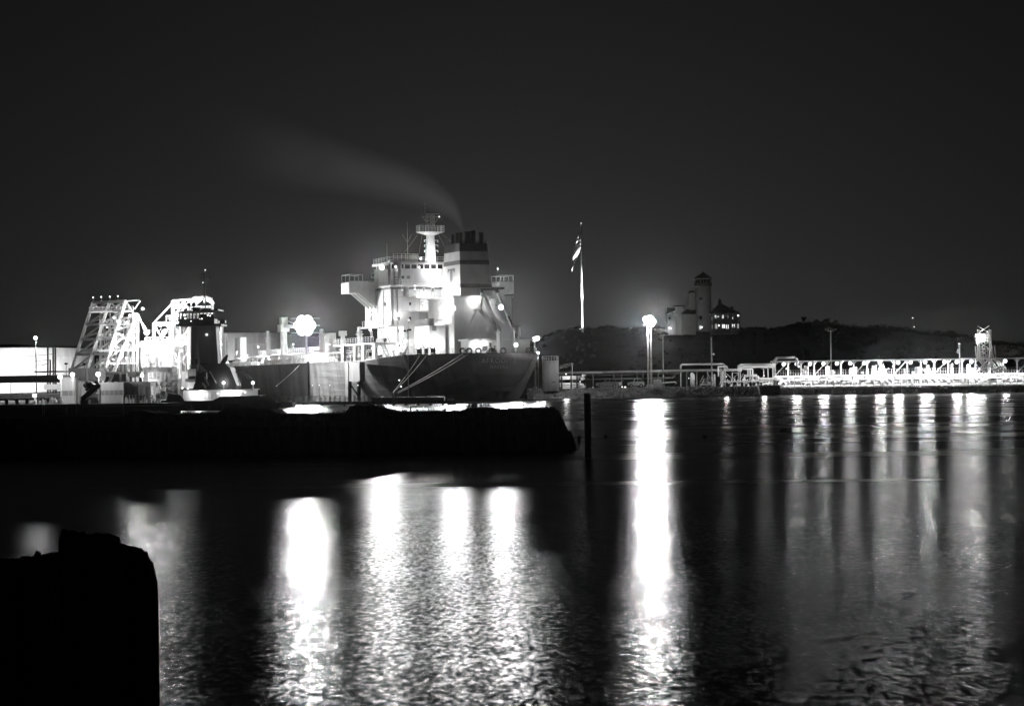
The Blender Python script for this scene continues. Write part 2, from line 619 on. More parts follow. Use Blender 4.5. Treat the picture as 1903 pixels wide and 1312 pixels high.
# gunwale strake and the dark boot-top strake of the stern quarter
g = MB()
for a, b in zip(SS, SS[1:]):
    for q in (1, -1):
        g.bar((a, q * lerp_tab(HB, a), deck_z(a) + .06), (b, q * lerp_tab(HB, b), deck_z(b) + .06), .16)
g.bar((0, 6.6, PD + .06), (0, -6.6, PD + .06), .16)
g.build('gunwale', BLACK, ship)

# ---- name and port of registry on the transom
def letters(txt, size, s, p, z, parent, m, name):
    cu = bpy.data.curves.new(name, 'FONT')
    cu.body = txt
    cu.size = size
    cu.align_x = 'CENTER'
    cu.extrude = .015
    cu.space_character = 1.25
    tmp = bpy.data.objects.new('tmp', cu)
    sc.collection.objects.link(tmp)
    dg = bpy.context.evaluated_depsgraph_get()
    me = bpy.data.meshes.new_from_object(tmp.evaluated_get(dg))
    bpy.data.objects.remove(tmp)
    me.materials.clear()
    me.materials.append(m)
    o = bpy.data.objects.new(name, me)
    sc.collection.objects.link(o)
    o.parent = parent
    # text x runs to starboard (-p), text y up, facing aft
    o.matrix_local = Matrix(((0, 0, -1, s), (-1, 0, 0, p), (0, 1, 0, z), (0, 0, 0, 1)))
    return o
LET = mat('lettering', 0.5, 0.6, 0.15)
letters('AFRODITE', 1.15, -.03, 0.2, sp(932, 674.5, s=0).z, ship, LET, 'ship_name')
letters('NASSAU', .75, -.03, 0.2, sp(935, 684.5, s=0).z, ship, LET, 'port_name')

# ---- accommodation block
AFT, FWD, HP = 26.5, 42.0, 11.0
zTop = sp(727, 533, s=AFT).z
zMid = sp(727, 606, s=AFT).z
zBr = sp(727, 529, s=AFT).z
sup = MB().box(AFT, FWD, -HP, HP, zMid + .18, zTop).build('superstructure', SHIPW, ship)
low = MB().box(AFT + .02, FWD, -HP, 8.6, DK - .1, zMid - .06).build('lower_house', SHIPW, ship)
MB().box(AFT - .6, FWD + .5, -11.6, 11.7, zMid - .06, zMid + .18).build('deck_overhang', SHIPW, ship)
MB().box(AFT - .05, FWD + .1, -HP - .05, HP + .05, zTop - .42, zTop + .002).build('paint_stripe', DGREY, sup)
MB().box(AFT - 1.4, FWD + 1, -HP - .4, HP + .4, zTop + .004, zTop + .3).build('bridge_deck', SHIPW, ship)
# corner pipe trunk where port side meets the aft face
MB().tube((AFT - .3, HP - .2, zMid + .2), (AFT - .3, HP - .2, zTop - .5), .28, 8).tube((AFT - .25, HP - 1.2, DK), (AFT - .25, HP - 1.2, zTop - .5), .12, 6).build('pipe_trunk', GREYP, sup)

def hole(parent, x0, y0, x1, y1, s=None, p=None, m=None, frame=True, name='window'):
    a, b = sp(x0, y0, s=s, p=p), sp(x1, y1, s=s, p=p)
    z0, z1 = min(a.z, b.z), max(a.z, b.z)
    mb = MB()
    if s is not None:
        q0, q1 = min(a.y, b.y), max(a.y, b.y)
        mb.box(s - .04, s + .05, q0, q1, z0, z1)
        fr_ = [(s - .09, s + .04, q0 - .09, q0, z0 - .09, z1 + .09), (s - .09, s + .04, q1, q1 + .09, z0 - .09, z1 + .09), (s - .09, s + .04, q0, q1, z0 - .09, z0), (s - .09, s + .04, q0, q1, z1, z1 + .09)]
    else:
        q0, q1 = min(a.x, b.x), max(a.x, b.x)
        mb.box(q0, q1, p - .05, p + .04, z0, z1)
        fr_ = [(q0 - .09, q0, p - .04, p + .09, z0 - .09, z1 + .09), (q1, q1 + .09, p - .04, p + .09, z0 - .09, z1 + .09), (q0, q1, p - .04, p + .09, z0 - .09, z0), (q0, q1, p - .04, p + .09, z1, z1 + .09)]
    w = mb.build(name, m or GLASS, parent)
    if frame:
        f = MB()
        for q in fr_:
            f.box(*q)
        f.build(name + '_frame', SHIPW, parent)
    return w
for x0, y0, x1, y1, lit in ((746, 535, 749, 541, 1), (750, 535, 752, 541, 0), (802, 536, 806, 542, 0), (760, 562, 764, 568, 0), (760, 589, 764, 595, 0), (740, 589, 743, 595, 0),
                            (786, 536, 789, 541, 0), (802, 562, 806, 568, 0), (786, 562, 789, 567, 1)):
    hole(sup, x0, y0, x1, y1, s=AFT, m=WINLIT if lit else GLASS)
for x0, y0, x1, y1 in ((715, 563, 717.5, 569), (698, 538, 700, 543), (705, 538, 707, 543), (696, 563, 698, 569), (689, 590, 691, 596)):
    hole(sup, x0, y0, x1, y1, p=HP)
for x0, y0, x1, y1 in ((738, 612, 741, 617), (756, 612, 759, 617), (741, 640, 744, 645)):
    hole(low, x0, y0, x1, y1, s=AFT + .02)
hole(low, 690, 616, 692, 626, p=8.6, name='door', m=DGREY)

# bridge: wheelhouse with its window band, wings and their brackets
zb = zTop + .3
zr = sp(745, 487, s=33).z
wh = MB().frus((32.5, 41.5, -9, 9), (32.3, 41.8, -9, 9), zb, zr - 1.25).build('wheelhouse', SHIPW, ship)
MB().box(32.6, 41.3, -8.8, 8.8, zr - 1.25, zr - .45).build('window_band', GLASS, ship)
mul = MB()
for i in range(15):
    p = -8.9 + i * 17.8 / 14
    MB().box(32.45, 32.62, p - .12, p + .12, zr - 1.25, zr - .45).build('mullion', SHIPW, wh)
for i in range(1, 8):
    s = 32.6 + i * 8.7 / 7
    MB().box(s - .1, s + .1, 8.75, 8.95, zr - 1.25, zr - .45).build('mullion', SHIPW, wh)
MB().box(31.8, 42.2, -9.5, 9.5, zr - .45, zr).build('wheelhouse_roof', SHIPW, ship)
hole(wh, 796, 508, 800, 514, s=32.42)
hole(wh, 744, 507, 751, 519, s=32.42, name='door', m=DGREY, frame=False)
hole(wh, 756, 507, 762, 519, s=32.42, name='door', m=GREYP, frame=False)
rl = MB().rail([(AFT - 1.2, HP + .3, zb), (AFT - 1.2, -HP - .3, zb)], w=.06).rail([(32, 9.3, zr), (32, -9.3, zr)], h=.9).rail([(32, 9.3, zr), (41.9, 9.3, zr)], h=.9)
rl.build('bridge_railing', SHIPW, ship)
for q in (1, -1):
    w = MB().box(35, 40.2, min(q * HP, q * 16.1), max(q * HP, q * 16.1), zb - .34, zb + .02)
    w.box(35, 35.12, min(q * 12.5, q * 16.1), max(q * 12.5, q * 16.1), zb + .02, zb + 1.1)
    w.box(40.1, 40.2, min(q * 9, q * 16.1), max(q * 9, q * 16.1), zb + .02, zb + 1.15)
    wing = w.build('bridge_wing', SHIPW, ship)
    # solid tip box with its canopy frame
    MB().box(35.05, 40.15, min(q * 14.4, q * 16.2), max(q * 14.4, q * 16.2), zb - 1.1, zb + .9).build('wing_tip', SHIPW, wing)
    c = MB()
    for s in (35.1, 37.6, 40.1):
        for p in (13.6, 16.1):
            c.bar((s, q * p, zb + .9), (s, q * p, zb + 2.3), .1)
    for p in (13.6, 16.1):
        c.bar((35.1, q * p, zb + 2.3), (40.1, q * p, zb + 2.3), .1)
    for s in (35.1, 40.1):
        c.bar((s, q * 13.6, zb + 2.3), (s, q * 16.1, zb + 2.3), .1)
    c.build('wing_canopy_frame', SHIPW, wing)
    b = MB()
    for s in (35.3, 39.8):
        b.prism([(s, q * HP, zb - .35), (s, q * 15.2, zb - .35), (s, q * 14.8, zb - .75), (s, q * HP, zb - 4.0)], (.25, 0, 0))
    b.bar((37.5, q * 14.5, zb - .8), (37.5, q * HP, zb - 3.8), .25)
    b.build('wing_bracket', SHIPW, wing)
    MB().rail([(35, q * 9.2, zb), (35, q * 12.5, zb)], w=.07).build('wing_railing', SHIPW, wing)
# port shelter tower beside the wheelhouse
tb = MB().box(33.2, 35.6, 9.3, 11.2, zb, zb + 3.2).build('chart_shelter', SHIPW, ship)
hole(tb, 691, 509, 696, 515, p=11.2)
MB().tube((31.5, 8.0, zb - .8), (31.5, 8.0, zr - .2), .75, 12).build('vent_trunk', GREYP, ship, True)
MB().tube((AFT - .5, 8.2, zTop - 1.7), (AFT - .5, 8.2, zTop + .1), .5, 10).build('vent_cowl', GREYP, ship, True)
# upper compass platform, antennas
MB().box(33, 37, 3.5, 8.3, zr + .002, zr + .4).rail([(33, 8.3, zr + .4), (33, 3.5, zr + .4), (37, 3.5, zr + .4)], h=1.1, step=.8, w=.07).build('compass_deck', SHIPW, ship)
MB().tube((34.5, 9.0, zb + 3.2), (34.5, 9.0, zb + 8.0), .05, 5, .02).build('whip_antenna', STEEL, ship)
MB().tube((34.5, 5.0, zr + .4), (34.5, 5.0, zr + 4.0), .07, 5, .05).tube((34.5, 5.0, zr + 4), (34.5, 5.0, zr + 7.6), .045, 5, .015).tube((34.5, 5, zr + 3.6), (34.5, 6.0, zr + 5.2), .02, 4).tube((34.5, 5, zr + 3.6), (34.5, 4.2, zr + 5.2), .02, 4).build('whip_antenna', STEEL, ship)

# radar mast
zp = sp(803, 431, s=36).z
z2 = sp(803, 438, s=36).z
mast = MB().frus((35.2, 36.8, -.85, .85), (35.5, 36.5, -.62, .62), zr, z2).frus((35.5, 36.5, -.62, .62), (35, 37, -2.45, 2.45), z2, zp - .08).box(35, 37, -2.45, 2.45, zp - .08, zp).build('radar_mast', SHIPW, ship)
MB().rail([(35, 2.4, zp), (35, -2.4, zp), (37, -2.4, zp), (37, 2.4, zp), (35, 2.4, zp)], h=1.1, step=.6, w=.05).build('mast_railing', SHIPW, mast)
z3 = sp(808, 398, s=36).z
m = MB()
for p in (.7, -.7, -.2):
    for s in (35.6, 36.4):
        m.bar((s, p, zp), (s, p, z3), .1)
for k in range(5):
    za, zc = zp + (z3 - zp) * k / 5, zp + (z3 - zp) * (k + 1) / 5
    m.bar((35.6, .7, za), (35.6, -.7, zc), .06).bar((35.6, -.7, za), (35.6, .7, zc), .06).bar((35.6, .7, zc), (35.6, -.7, zc), .06)
m.bar((36, 1.9, z3), (36, -1.9, z3), .1).bar((36, 1.7, z3 - .5), (36, -1.8, z3 - .5), .08).bar((35.6, 1.7, z3 - .5), (35.6, .6, z3 - 1.8), .07).bar((35.6, -1.7, z3 - .5), (35.6, -.7, z3 - 1.8), .07)
m.tube((36, 1.0, z3), (36, 1.0, z3 + 1.9), .035, 5).bar((36, 1.25, z3 + 1.9), (36, .75, z3 + 1.9), .09)
m.build('mast_lattice', STEEL, mast)
MB().box(34.4, 34.6, .9, 3.4, zp + 1.35, zp + 1.5).tube((34.5, 2.1, zp), (34.5, 2.1, zp + 1.4), .12, 6).build('radar_scanner', DGREY, mast)
for yy in (447, 456, 466):
    z = sp(803, yy, s=36).z
    MB().bar((35.6, 1.35, z), (35.6, -1.35, z), .12).bar((35.6, 1.3, z), (35.6, 1.3, z - .35), .14).bar((35.6, -1.3, z), (35.6, -1.3, z - .35), .14).build('signal_light_arm', SHIPW, mast)
m = MB()
for q in (1, -1):
    m.tube((36, q * 2.2, zp - .2), (33, q * 7.5, zr), .018, 3).tube((36, q * 1.6, zp - .5), (33.5, q * 3.4, zr), .018, 3)
m.build('stay_wires', STEEL, mast)
nav = MB().box(35.5, 35.7, -1.7, -1.5, z3 - .75, z3 - .5).build('masthead_light', DGREY, mast)
MB().ball((35.4, -1.6, z3 - .55), .14, 8, 6).build('bulb', BULBS, mast)

# engine casing and funnel
FA, FB, FW = 11.2, 21.2, 3.05
def fz(y):
    return sp(858, y, s=FA).z
zc = fz(551)
cas = MB().box(8.6, 22.4, -5.5, 5.2, PD - .9, zc - .3).build('engine_casing', SHIPW, ship)
MB().box(8.3, 22.6, -5.8, 5.5, zc - .3, zc).build('casing_top', SHIPW, ship)
ztop = fz(451)
def fsec(z):
    k = (z - zc) / (ztop - zc)
    return (FA + 1.0 * k, FB - 1.1 * k, -FW + .75 * k, FW - .28 * k)
bands = [(551, 534.5, SHIPW, 0, 'funnel_base'), (534.5, 527.5, DGREY, .03, 'funnel_stripe'), (527.5, 491, WHITE, 0, 'funnel_panel'),
         (491, 483, DGREY, .03, 'funnel_stripe'), (483, 466.5, CREAM, 0, 'funnel_panel'), (466.5, 451, BLACK, .03, 'funnel_cap')]
fun = None
for y0, y1, m_, off, nm in bands:
    z0, z1 = fz(y0), fz(y1)
    a, b = fsec(z0), fsec(z1)
    ex = lambda r: (r[0] - off, r[1] + off, r[2] - off, r[3] + off)
    o = MB().frus(ex(a), ex(b), z0 + .002, z1).build(nm, m_, ship)
    if nm == 'funnel_panel' and fun is None:
        fun = o
# serif letter T on the port face
zt0, zt1 = fz(522.5), fz(497)
def fp(s, z):
    return V((s, fsec(z)[3] + .012, z))
k = (zt1 - zt0)
cs = 16.3
T = [(-.28, 0), (.28, 0), (.28, .05), (.17, .1), (.17, .86), (.36, .86), (.44, .72), (.52, .72), (.5, 1), (-.5, 1), (-.52, .72), (-.44, .72), (-.36, .86), (-.17, .86), (-.17, .1), (-.28, .05)]
MB().prism([fp(cs + x * k * 1.45, zt0 + z * k) for x, z in T], (0, .05, 0)).build('letter_t', mat('letter_grey', .12, .6, .1), fun)
# uptakes on the funnel top
for s, p, r, h in ((19.2, 1.6, .28, 1.9), (17.0, 1.2, .62, 2.1), (15.5, 1.4, .3, 2.0), (14.6, .2, .75, 2.2), (13.6, -.3, .5, 2.3), (12.9, -1.6, .38, 1.9), (18, -1.2, .4, 1.5)):
    mb = MB().tube((s, p, ztop - .1), (s, p, ztop + h), r, 12).lathe((s, p, ztop + h - .3), [(r * 1.08, 0), (r * 1.12, .3), (r * .9, .34)], 12)
    mb.build('exhaust_pipe', BLACK, ship)
MB().tube((12.4, -.9, ztop), (12.4, -.9, ztop + 2.9), .03, 4).rail([(12.2, -2.2, ztop), (12.2, 2.4, ztop)], h=.5, w=.05).build('funnel_top_rail', BLACK, ship)

# deckhouse to port of the casing, its roof gear and balconies on the aft face
zd = sp(798, 605, s=11.1).z
dh = MB().box(11.1, 19.0, 6.0, 9.0, PD - .7, zd).build('port_deckhouse', SHIPW, ship)
hole(dh, 803, 606.5, 811, 615, s=11.1, m=GREYP, frame=False, name='access_panel')
hole(dh, 783, 640, 788, 656, p=9.0, m=GREYP, name='door')
MB().rail([(11.2, 8.9, zd), (18.9, 8.9, zd)], w=.06).rail([(11.2, 8.9, zd), (11.2, 6.1, zd)], w=.06).build('deckhouse_railing', SHIPW, dh)
MB().tube((13.5, 8, zd), (13.5, 8, zd + 1.2), .75, 12).tube((13.5, 8, zd + 1.2), (13.5, 8, zd + 1.3), .8, 12).tube((14.5, 8.2, zd), (14.5, 8.2, zd + 2.6), .06, 5).build('roof_tank', CREAM, dh, True)
for yy, x0, x1 in ((577, 765, 828), (551, 765, 828)):
    z = sp(790, yy, s=25).z
    pa, pb = sp(x0, yy, s=25).y, sp(x1, yy, s=25).y
    b = MB().box(22.5, AFT - .02, pb, pa, z - .22, z).build('balcony', SHIPW, ship)
    MB().rail([(22.6, pa, z), (22.6, pb, z)], w=.06).rail([(22.6, pa, z), (AFT, pa, z)], w=.06).build('balcony_railing', SHIPW, b)
MB().rail([(AFT - .5, 11.6, zMid + .18), (FWD, 11.6, zMid + .18)], w=.06).rail([(AFT - .5, 11.6, zMid + .18), (AFT - .5, 3, zMid + .18)], w=.06).build('overhang_railing', SHIPW, ship)

# port gallery with pillars forward of the house, stairs and deck machinery below
zg = sp(690, 637, p=12.5).z
MB().box(30.5, 56, 8.8, 13.2, zg - .3, zg).build('side_gallery', SHIPW, ship)
for px in (637, 659, 674.5, 695):
    s = sp(px, 650, p=13.0).x
    MB().box(s - .75, s + .75, 12.6, 13.1, DK - .1, zg - .3).build('gallery_pillar', SHIPW, ship)
MB().rail([(30.5, 13.1, zg), (56, 13.1, zg)], w=.06).build('gallery_railing', SHIPW, ship)
for (x0, y0), (x1, y1), p in (((720, 666), (706, 638), 12.2), ((717, 636), (705, 609), 11.0), ((744, 664), (751, 637), 10.4)):
    a, b = sp(x0, y0, p=p), sp(x1, y1, p=p)
    MB().stairs(a, b, .8, (0, -1, 0), 9).build('ladder', GREYP, ship)
a = sp(704, 630, p=11.4)
MB().box(a.x - 3.2, a.x + 1.5, 10.9, 11.5, zg + .05, zg + .75).build('life_raft_rack', BLACK, ship)
# vertical pipes and small gear on the house face for texture
m = MB()
for p_ in (5.5, 3.2, 0.5):
    m.tube((AFT - .1, p_, zMid + .2), (AFT - .1, p_, zTop - .5), .06, 5)
for p_ in (7.7, 6.2):
    m.tube((AFT - .08, p_, DK), (AFT - .08, p_, zMid - .1), .07, 5)
for s_ in (30.5, 34, 38):
    m.tube((s_, HP + .08, zMid + .2), (s_, HP + .08, zTop - .5), .06, 5)
m.build('drain_pipes', CREAM, sup)
m = MB()
for z_ in (zMid + 2.7, zMid + 5.3, zMid + 8.0):
    m.box(AFT - .03, AFT, -10.9, 10.9, z_, z_ + .06).box(AFT, FWD - .1, HP, HP + .03, z_, z_ + .06)
m.build('weld_seams', CREAM, sup)
# poop deck: aft house, bollards, winches, fairleads, railing
zq = sp(900, 630, s=4).z
ah = MB().box(4.2, 8.4, -7.2, 4.2, PD - .3, zq - .28).build('aft_house', SHIPW, ship)
MB().box(3.4, 8.55, -7.6, 4.6, zq - .28, zq).build('aft_house_roof', SHIPW, ship)
hole(ah, 909, 637, 913.5, 656, s=4.2, m=DGREY, name='door')
hole(ah, 896, 643, 905.5, 652, s=4.2, m=DGREY, frame=False, name='locker')
hole(ah, 918, 642, 921, 650, s=4.2)
MB().rail([(.3, 6.4, PD), (.3, -6.4, PD)], w=.06).rail([(.3, -6.4, PD), (9, -10.3, PD)], w=.06).rail([(.3, 6.3, PD), (4, 8.2, PD), (10, 10.8, PD), (14, 12.6, PD - .05), (22, 15.0, DK + .3)], w=.06).build('stern_railing', SHIPW, ship)
for x, y in ((777, 657), (791, 656), (803, 655.5), (748, 660), (704, 662)):
    a = sp(x, y, p=9.8)
    q_ = deck_z(a.x) + .75
    MB().tube((a.x, 9.5, q_), (a.x, 10.1, q_), .45, 12).tube((a.x, 9.35, q_), (a.x, 9.5, q_), .7, 12).tube((a.x, 10.1, q_), (a.x, 10.25, q_), .7, 12).box(a.x - .6, a.x + .6, 9.3, 10.3, q_ - .75, q_ - .5).build('mooring_winch', BLACK, ship)
for x in (860, 872, 889, 935, 983):
    a = sp(x, 655, s=.6)
    m = MB()
    for k in range(10):
        t0, t1 = k * .628, (k + 1) * .628
        m.tube((.6, a.y + .48 * math.cos(t0), PD + .5 + .48 * math.sin(t0)), (.6, a.y + .48 * math.cos(t1), PD + .5 + .48 * math.sin(t1)), .15, 5)
    m.build('fairlead', BLACK, ship)
a = sp(915, 655, s=1.2)
MB().ball((1.6, a.y, PD + .1), 1.05, 12, 8, sq=(1, 1, .9)).build('stern_winch', BLACK, ship, True)
# free-fall boat frame: inclined rails, legs and platforms
def bars(lst, w, name, m_, par):
    mb = MB()
    for (x0, y0, s0), (x1, y1, s1) in lst:
        mb.bar(sp(x0, y0, s=s0), sp(x1, y1, s=s1), w)
    return mb.build(name, m_, par)
fr1 = bars([((893, 538, 7.5), (928, 617, 2.5)), ((922, 538, 7.5), (955, 614, 2.5)), ((893, 538, 7.5), (922, 538, 7.5))], .42, 'boat_davit', DGREY, ship)
bars([((896, 545, 7.0), (928, 616, 2.6)), ((893, 577, 5), (927, 620, 2.6)), ((927, 616, 2.6), (928, 657, 2.6))], .62, 'davit_rail', SHIPW, fr1)
bars([((925, 545, 7.0), (954, 613, 2.6)), ((953, 610, 2.6), (956, 656, 2.6))], .45, 'davit_rail', SHIPW, fr1)
for br_ in ([((874, 601, 5), (885, 579, 5)), ((893, 573, 5), (898, 549, 6)), ((880, 577, 5), (896, 576, 5)), ((905, 613, 4), (908, 600, 4)), ((905, 616, 3), (928, 617, 2.6)), ((919, 568, 5), (943, 562, 5)), ((910, 553, 6), (926, 553, 6))]):
    bars([br_], .3, 'davit_brace', SHIPW, fr1)
m = MB()
a, b = sp(884, 576, s=5), sp(896, 576, s=5)
m.rail([a, b], w=.08, step=.5)
a, b = sp(908, 616, s=3), sp(922, 616, s=3)
m.rail([a, b], w=.08, step=.5)
m.rail([sp(909, 603, s=3), sp(922, 603, s=3)], w=.08, step=.5)
m.build('davit_platform_rail', SHIPW, fr1)
# free-fall boat hull lying between the rails
bo = MB()
A, B = sp(917, 556, s=8.0), sp(941, 602, s=4.2)
ax = (B - A).normalized()
sd = V((0, 1, 0))
up = ax.cross(sd).normalized()
rings = []
for t_, r in ((0, .55), (.08, .95), (.3, 1.15), (.7, 1.1), (.88, .7), (1, .12)):
    c = A.lerp(B, t_)
    rings.append([c + (sd * math.cos(a_) + up * math.sin(a_) * .95) * r for a_ in [i * math.pi / 5 for i in range(10)]])
vv = [p for r in rings for p in r]
ff = [(j * 10 + i, j * 10 + (i + 1) % 10, (j + 1) * 10 + (i + 1) % 10, (j + 1) * 10 + i) for j in range(5) for i in range(10)] + [tuple(range(10))[::-1], tuple(range(50, 60))]
bo.add(vv, ff)
bo.build('lifeboat', CREAM, ship, True)
# starboard crane post and provision gear
MB().tube(sp(962, 655, s=5), sp(962, 606, s=5), .22, 8).bar(sp(962, 606, s=5), sp(968, 606, s=5), .15).bar(sp(966, 625, s=5), sp(966, 606, s=5), .1).bar(sp(958, 607, s=5), sp(958, 620, s=5), .2).build('vent_post', SHIPW, ship)

# ---- cargo deck: pipes, catwalk, vents, crane, manifold
pc = MB()
for p_, z_, r_ in ((3.5, 1.1, .28), (2.6, 1.1, .28), (1.7, 1.1, .28), (-1.5, 1.1, .3), (-2.5, 1.1, .3), (5.0, .8, .18), (5.6, .8, .18), (6.6, 2.3, .22), (9, .6, .15)):
    pc.tube((44, p_, DK + z_), (160, p_, DK + z_), r_, 7)
for i in range(22):
    s = 50 + i * 5
    pc.bar((s, 10, DK + .5), (s, -6, DK + .5), .28)
for i in range(16):
    s = 54 + i * 6.7
    pc.tube((s, 6, DK + .9), (s, 14.2, DK + .9), .16, 6)
    pc.box(s - .35, s + .35, 9.6, 10.3, DK + .5, DK + 1.5)
pc.build('cargo_pipes', CREAM, ship)
cw = MB().box(44, 158, .4, 1.3, DK + 2.9, DK + 3.05)
for i in range(24):
    s = 45 + i * 4.8
    cw.bar((s, .5, DK), (s, .5, DK + 2.9), .16).bar((s, 1.2, DK), (s, 1.2, DK + 2.9), .16)
cw.rail([(44, 1.3, DK + 3.05), (158, 1.3, DK + 3.05)], w=.07, step=1.5).rail([(44, .4, DK + 3.05), (158, .4, DK + 3.05)], w=.07, step=1.5)
cw.build('catwalk', SHIPW, ship)
MB().rail([(44, 15.9, DK), (150, 15.9, DK)], h=1.0, step=1.5, w=.07).build('deck_railing', SHIPW, ship)
m = MB()
for i in range(46):
    s = 52 + i * 1.9 + rnd.uniform(-.4, .4)
    p_ = rnd.uniform(10.5, 15)
    h_ = rnd.uniform(.5, 1.2)
    k = rnd.random()
    if k < .4:
        m.tube((s, p_, DK), (s, p_, DK + h_), .22, 7)
    elif k < .7:
        m.box(s - .35, s + .35, p_ - .3, p_ + .3, DK, DK + h_)
    else:
        m.tube((s, p_, DK), (s, p_, DK + h_), .08, 5).tube((s - .3, p_, DK + h_), (s + .3, p_, DK + h_), .16, 6)
m.stuff('deck_fittings', CREAM, ship)
def riser(px, ytop, p_, wide=0.9, m_=SHIPW):
    a = sp(px, ytop, p=p_)
    mb = MB()
    for q in (-.4, .4):
        mb.bar((a.x + q, p_ - .35, DK), (a.x + q, p_ - .35, a.z - .8), .12).bar((a.x + q, p_ + .35, DK), (a.x + q, p_ + .35, a.z - .8), .12)
    mb.tube((a.x, p_, DK), (a.x, p_, a.z), .22, 8).tube((a.x - .5, p_, a.z - .35), (a.x + .5, p_, a.z - .35), .3, 8).tube((a.x - .35, p_ + .3, a.z - .9), (a.x - .35, p_ + .3, a.z - .1), .25, 8).box(a.x - .7, a.x + .7, p_ - .6, p_ + .6, a.z - 1.6, a.z - 1.45)
    nz = int((a.z - DK) / .9)
    for k in range(nz):
        mb.bar((a.x - .4, p_ + .35, DK + k * .9), (a.x + .4, p_ + .35, DK + (k + 1) * .9), .07)
    return mb.build('vent_riser', m_, ship)
for px, yt, p_ in ((419, 619, 6), (498, 615, 6), (598, 611, 6), (668, 607, 4)):
    riser(px, yt, p_)
# white deck lockers beside the risers
for px0, px1, yt, p_ in ((436, 447, 628, 5), (600, 612, 620, 5)):
    a, b = sp(px0, yt, p=p_), sp(px1, yt, p=p_)
    MB().box(min(a.x, b.x), max(a.x, b.x), p_ - 1.4, p_, DK, a.z).build('deck_locker', SHIPW, ship)
a = sp(636, 615, p=5)
MB().box(a.x - .5, a.x + .5, 4.6, 5.2, DK, a.z - .1).box(a.x - .9, a.x + .9, 4.3, 5.5, a.z - 1.0, a.z).build('vent_riser', CREAM, ship)
# hose-handling crane amidships
a = sp(527, 590, p=4)
cr = MB().tube((a.x, 4, DK), (a.x, 4, a.z - 3.2), .8, 12).box(a.x - 1.2, a.x + 1.4, 3, 5, a.z - 3.2, a.z - 1.6).box(a.x - .9, a.x + .9, 3.3, 4.7, a.z - 1.6, a.z).build('hose_crane', SHIPW, ship)
MB().bar((a.x - 1, 4, a.z - 2.0), (a.x - 18, 4, a.z - 2.6), .7).bar((a.x - 1, 4, a.z - .6), (a.x - 13, 4, a.z - 2.2), .1).build('crane_jib', SHIPW, cr)
# low wire-mesh bulwark panels along the port rail amidships
for px0, px1 in ((493, 516), (516, 540), (540, 562), (562, 585), (585, 606), (606, 632)):
    a, b = sp(px0, 668, p=15.4), sp(px1, 668, p=15.4)
    s0, s1 = min(a.x, b.x), max(a.x, b.x)
    m = MB().bar((s0, 15.4, DK + 1.9), (s1, 15.4, DK + 1.9), .14).bar((s0, 15.4, DK + 1.0), (s1, 15.4, DK + 1.0), .1)
    nn = max(3, int((s1 - s0) / .9))
    for k in range(nn + 1):
        s = s0 + (s1 - s0) * k / nn
        m.bar((s, 15.4, DK), (s, 15.4, DK + 1.9), .13)
    m.build('side_rack', CREAM, ship)

for i in range(14):
    s_ = 50 + i * 6.2
    MB().bar((s_, 3.2, DK), (s_, 3.2, DK + 2.2), .2).bar((s_, 8.8, DK), (s_, 8.8, DK + 2.2), .2).bar((s_, 3.0, DK + 2.2), (s_, 9.0, DK + 2.2), .22).build('pipe_frame', SHIPW, ship)
m = MB()
for i in range(120):
    s_, p_ = rnd.uniform(46, 135), rnd.uniform(2, 14)
    h_ = rnd.uniform(.6, 2.4)
    k = rnd.random()
    if k < .5:
        m.tube((s_, p_, DK), (s_, p_, DK + h_), rnd.uniform(.06, .16), 6)
    else:
        m.bar((s_, p_, DK + h_), (s_ + rnd.uniform(-2, 2), p_, DK + h_ + rnd.uniform(-.5, .3)), .12)
m.stuff('small_deck_pipes', SHIPW, ship)

# ---- floodlights of the tanker
def ship_lamp(p, power, r=.22, arm=(0, 0, -.6), m_=None, aim=None, cone=150):
    p = V(p)
    lb = MB().bar(p + V(arm), p + V((0, 0, .34)), .08).box(p.x - .16 + arm[0] * .4, p.x + .16 + arm[0] * .4, p.y - .16 + arm[1] * .4, p.y + .16 + arm[1] * .4, p.z - .1 - arm[2] * .05 + .25, p.z + .36)
    o = lb.build('floodlight', STEEL, ship)
    glow(o, p, power, r * 1.25, r, m_, aim=aim, cone=cone)
    return o
KP = .48
# the big floodlight bank at the manifold
a = sp(569, 605, p=10)
bank = MB().tube((a.x, 10, DK), (a.x, 10, a.z - 1.2), .22, 8).bar((a.x, 11.2, a.z - 1.2), (a.x, 8.8, a.z - 1.2), .2).bar((a.x - 1.8, 10.2, a.z), (a.x + 1.8, 10.2, a.z), .15).bar((a.x - 1.8, 10.2, a.z - .9), (a.x + 1.8, 10.2, a.z - .9), .15).build('floodlight_bank', STEEL, ship)
rt = FRAME[ship] @ V((1, 0, 0))
fw = FRAME[ship] @ V((0, -1, 0))
for k in range(7):
    an = k * math.pi / 3
    off = V((0, 0, 0)) if k == 6 else rt * math.cos(an) * 1.2 + V((0, 0, math.sin(an) * 1.2))
    q = V((a.x, 10.2, a.z)) + off
    hb_ = MB().tube(q + fw * .1, q - fw * .35, .9, 12, .5).build('lamp_housing', STEEL, bank)
    glow(hb_, q + fw * .9, 7000 if k == 6 else 60000, 1.2, 1.05, n=14, aim=None if k == 6 else (.085, -1, -.1), cone=46)
bm = MB()
for z_ in (1.5, 0, -1.5):
    c_ = V((a.x, 10.2, a.z + z_)) - fw * .4
    bm.bar(c_ - rt * 3, c_ + rt * 3, .18)
bm.bar(V((a.x, 10.2, a.z + 1.9)) - fw * .45, V((a.x, 10.2, a.z - 1.9)) - fw * .45, .2)
bm.build('bank_frame', STEEL, bank)
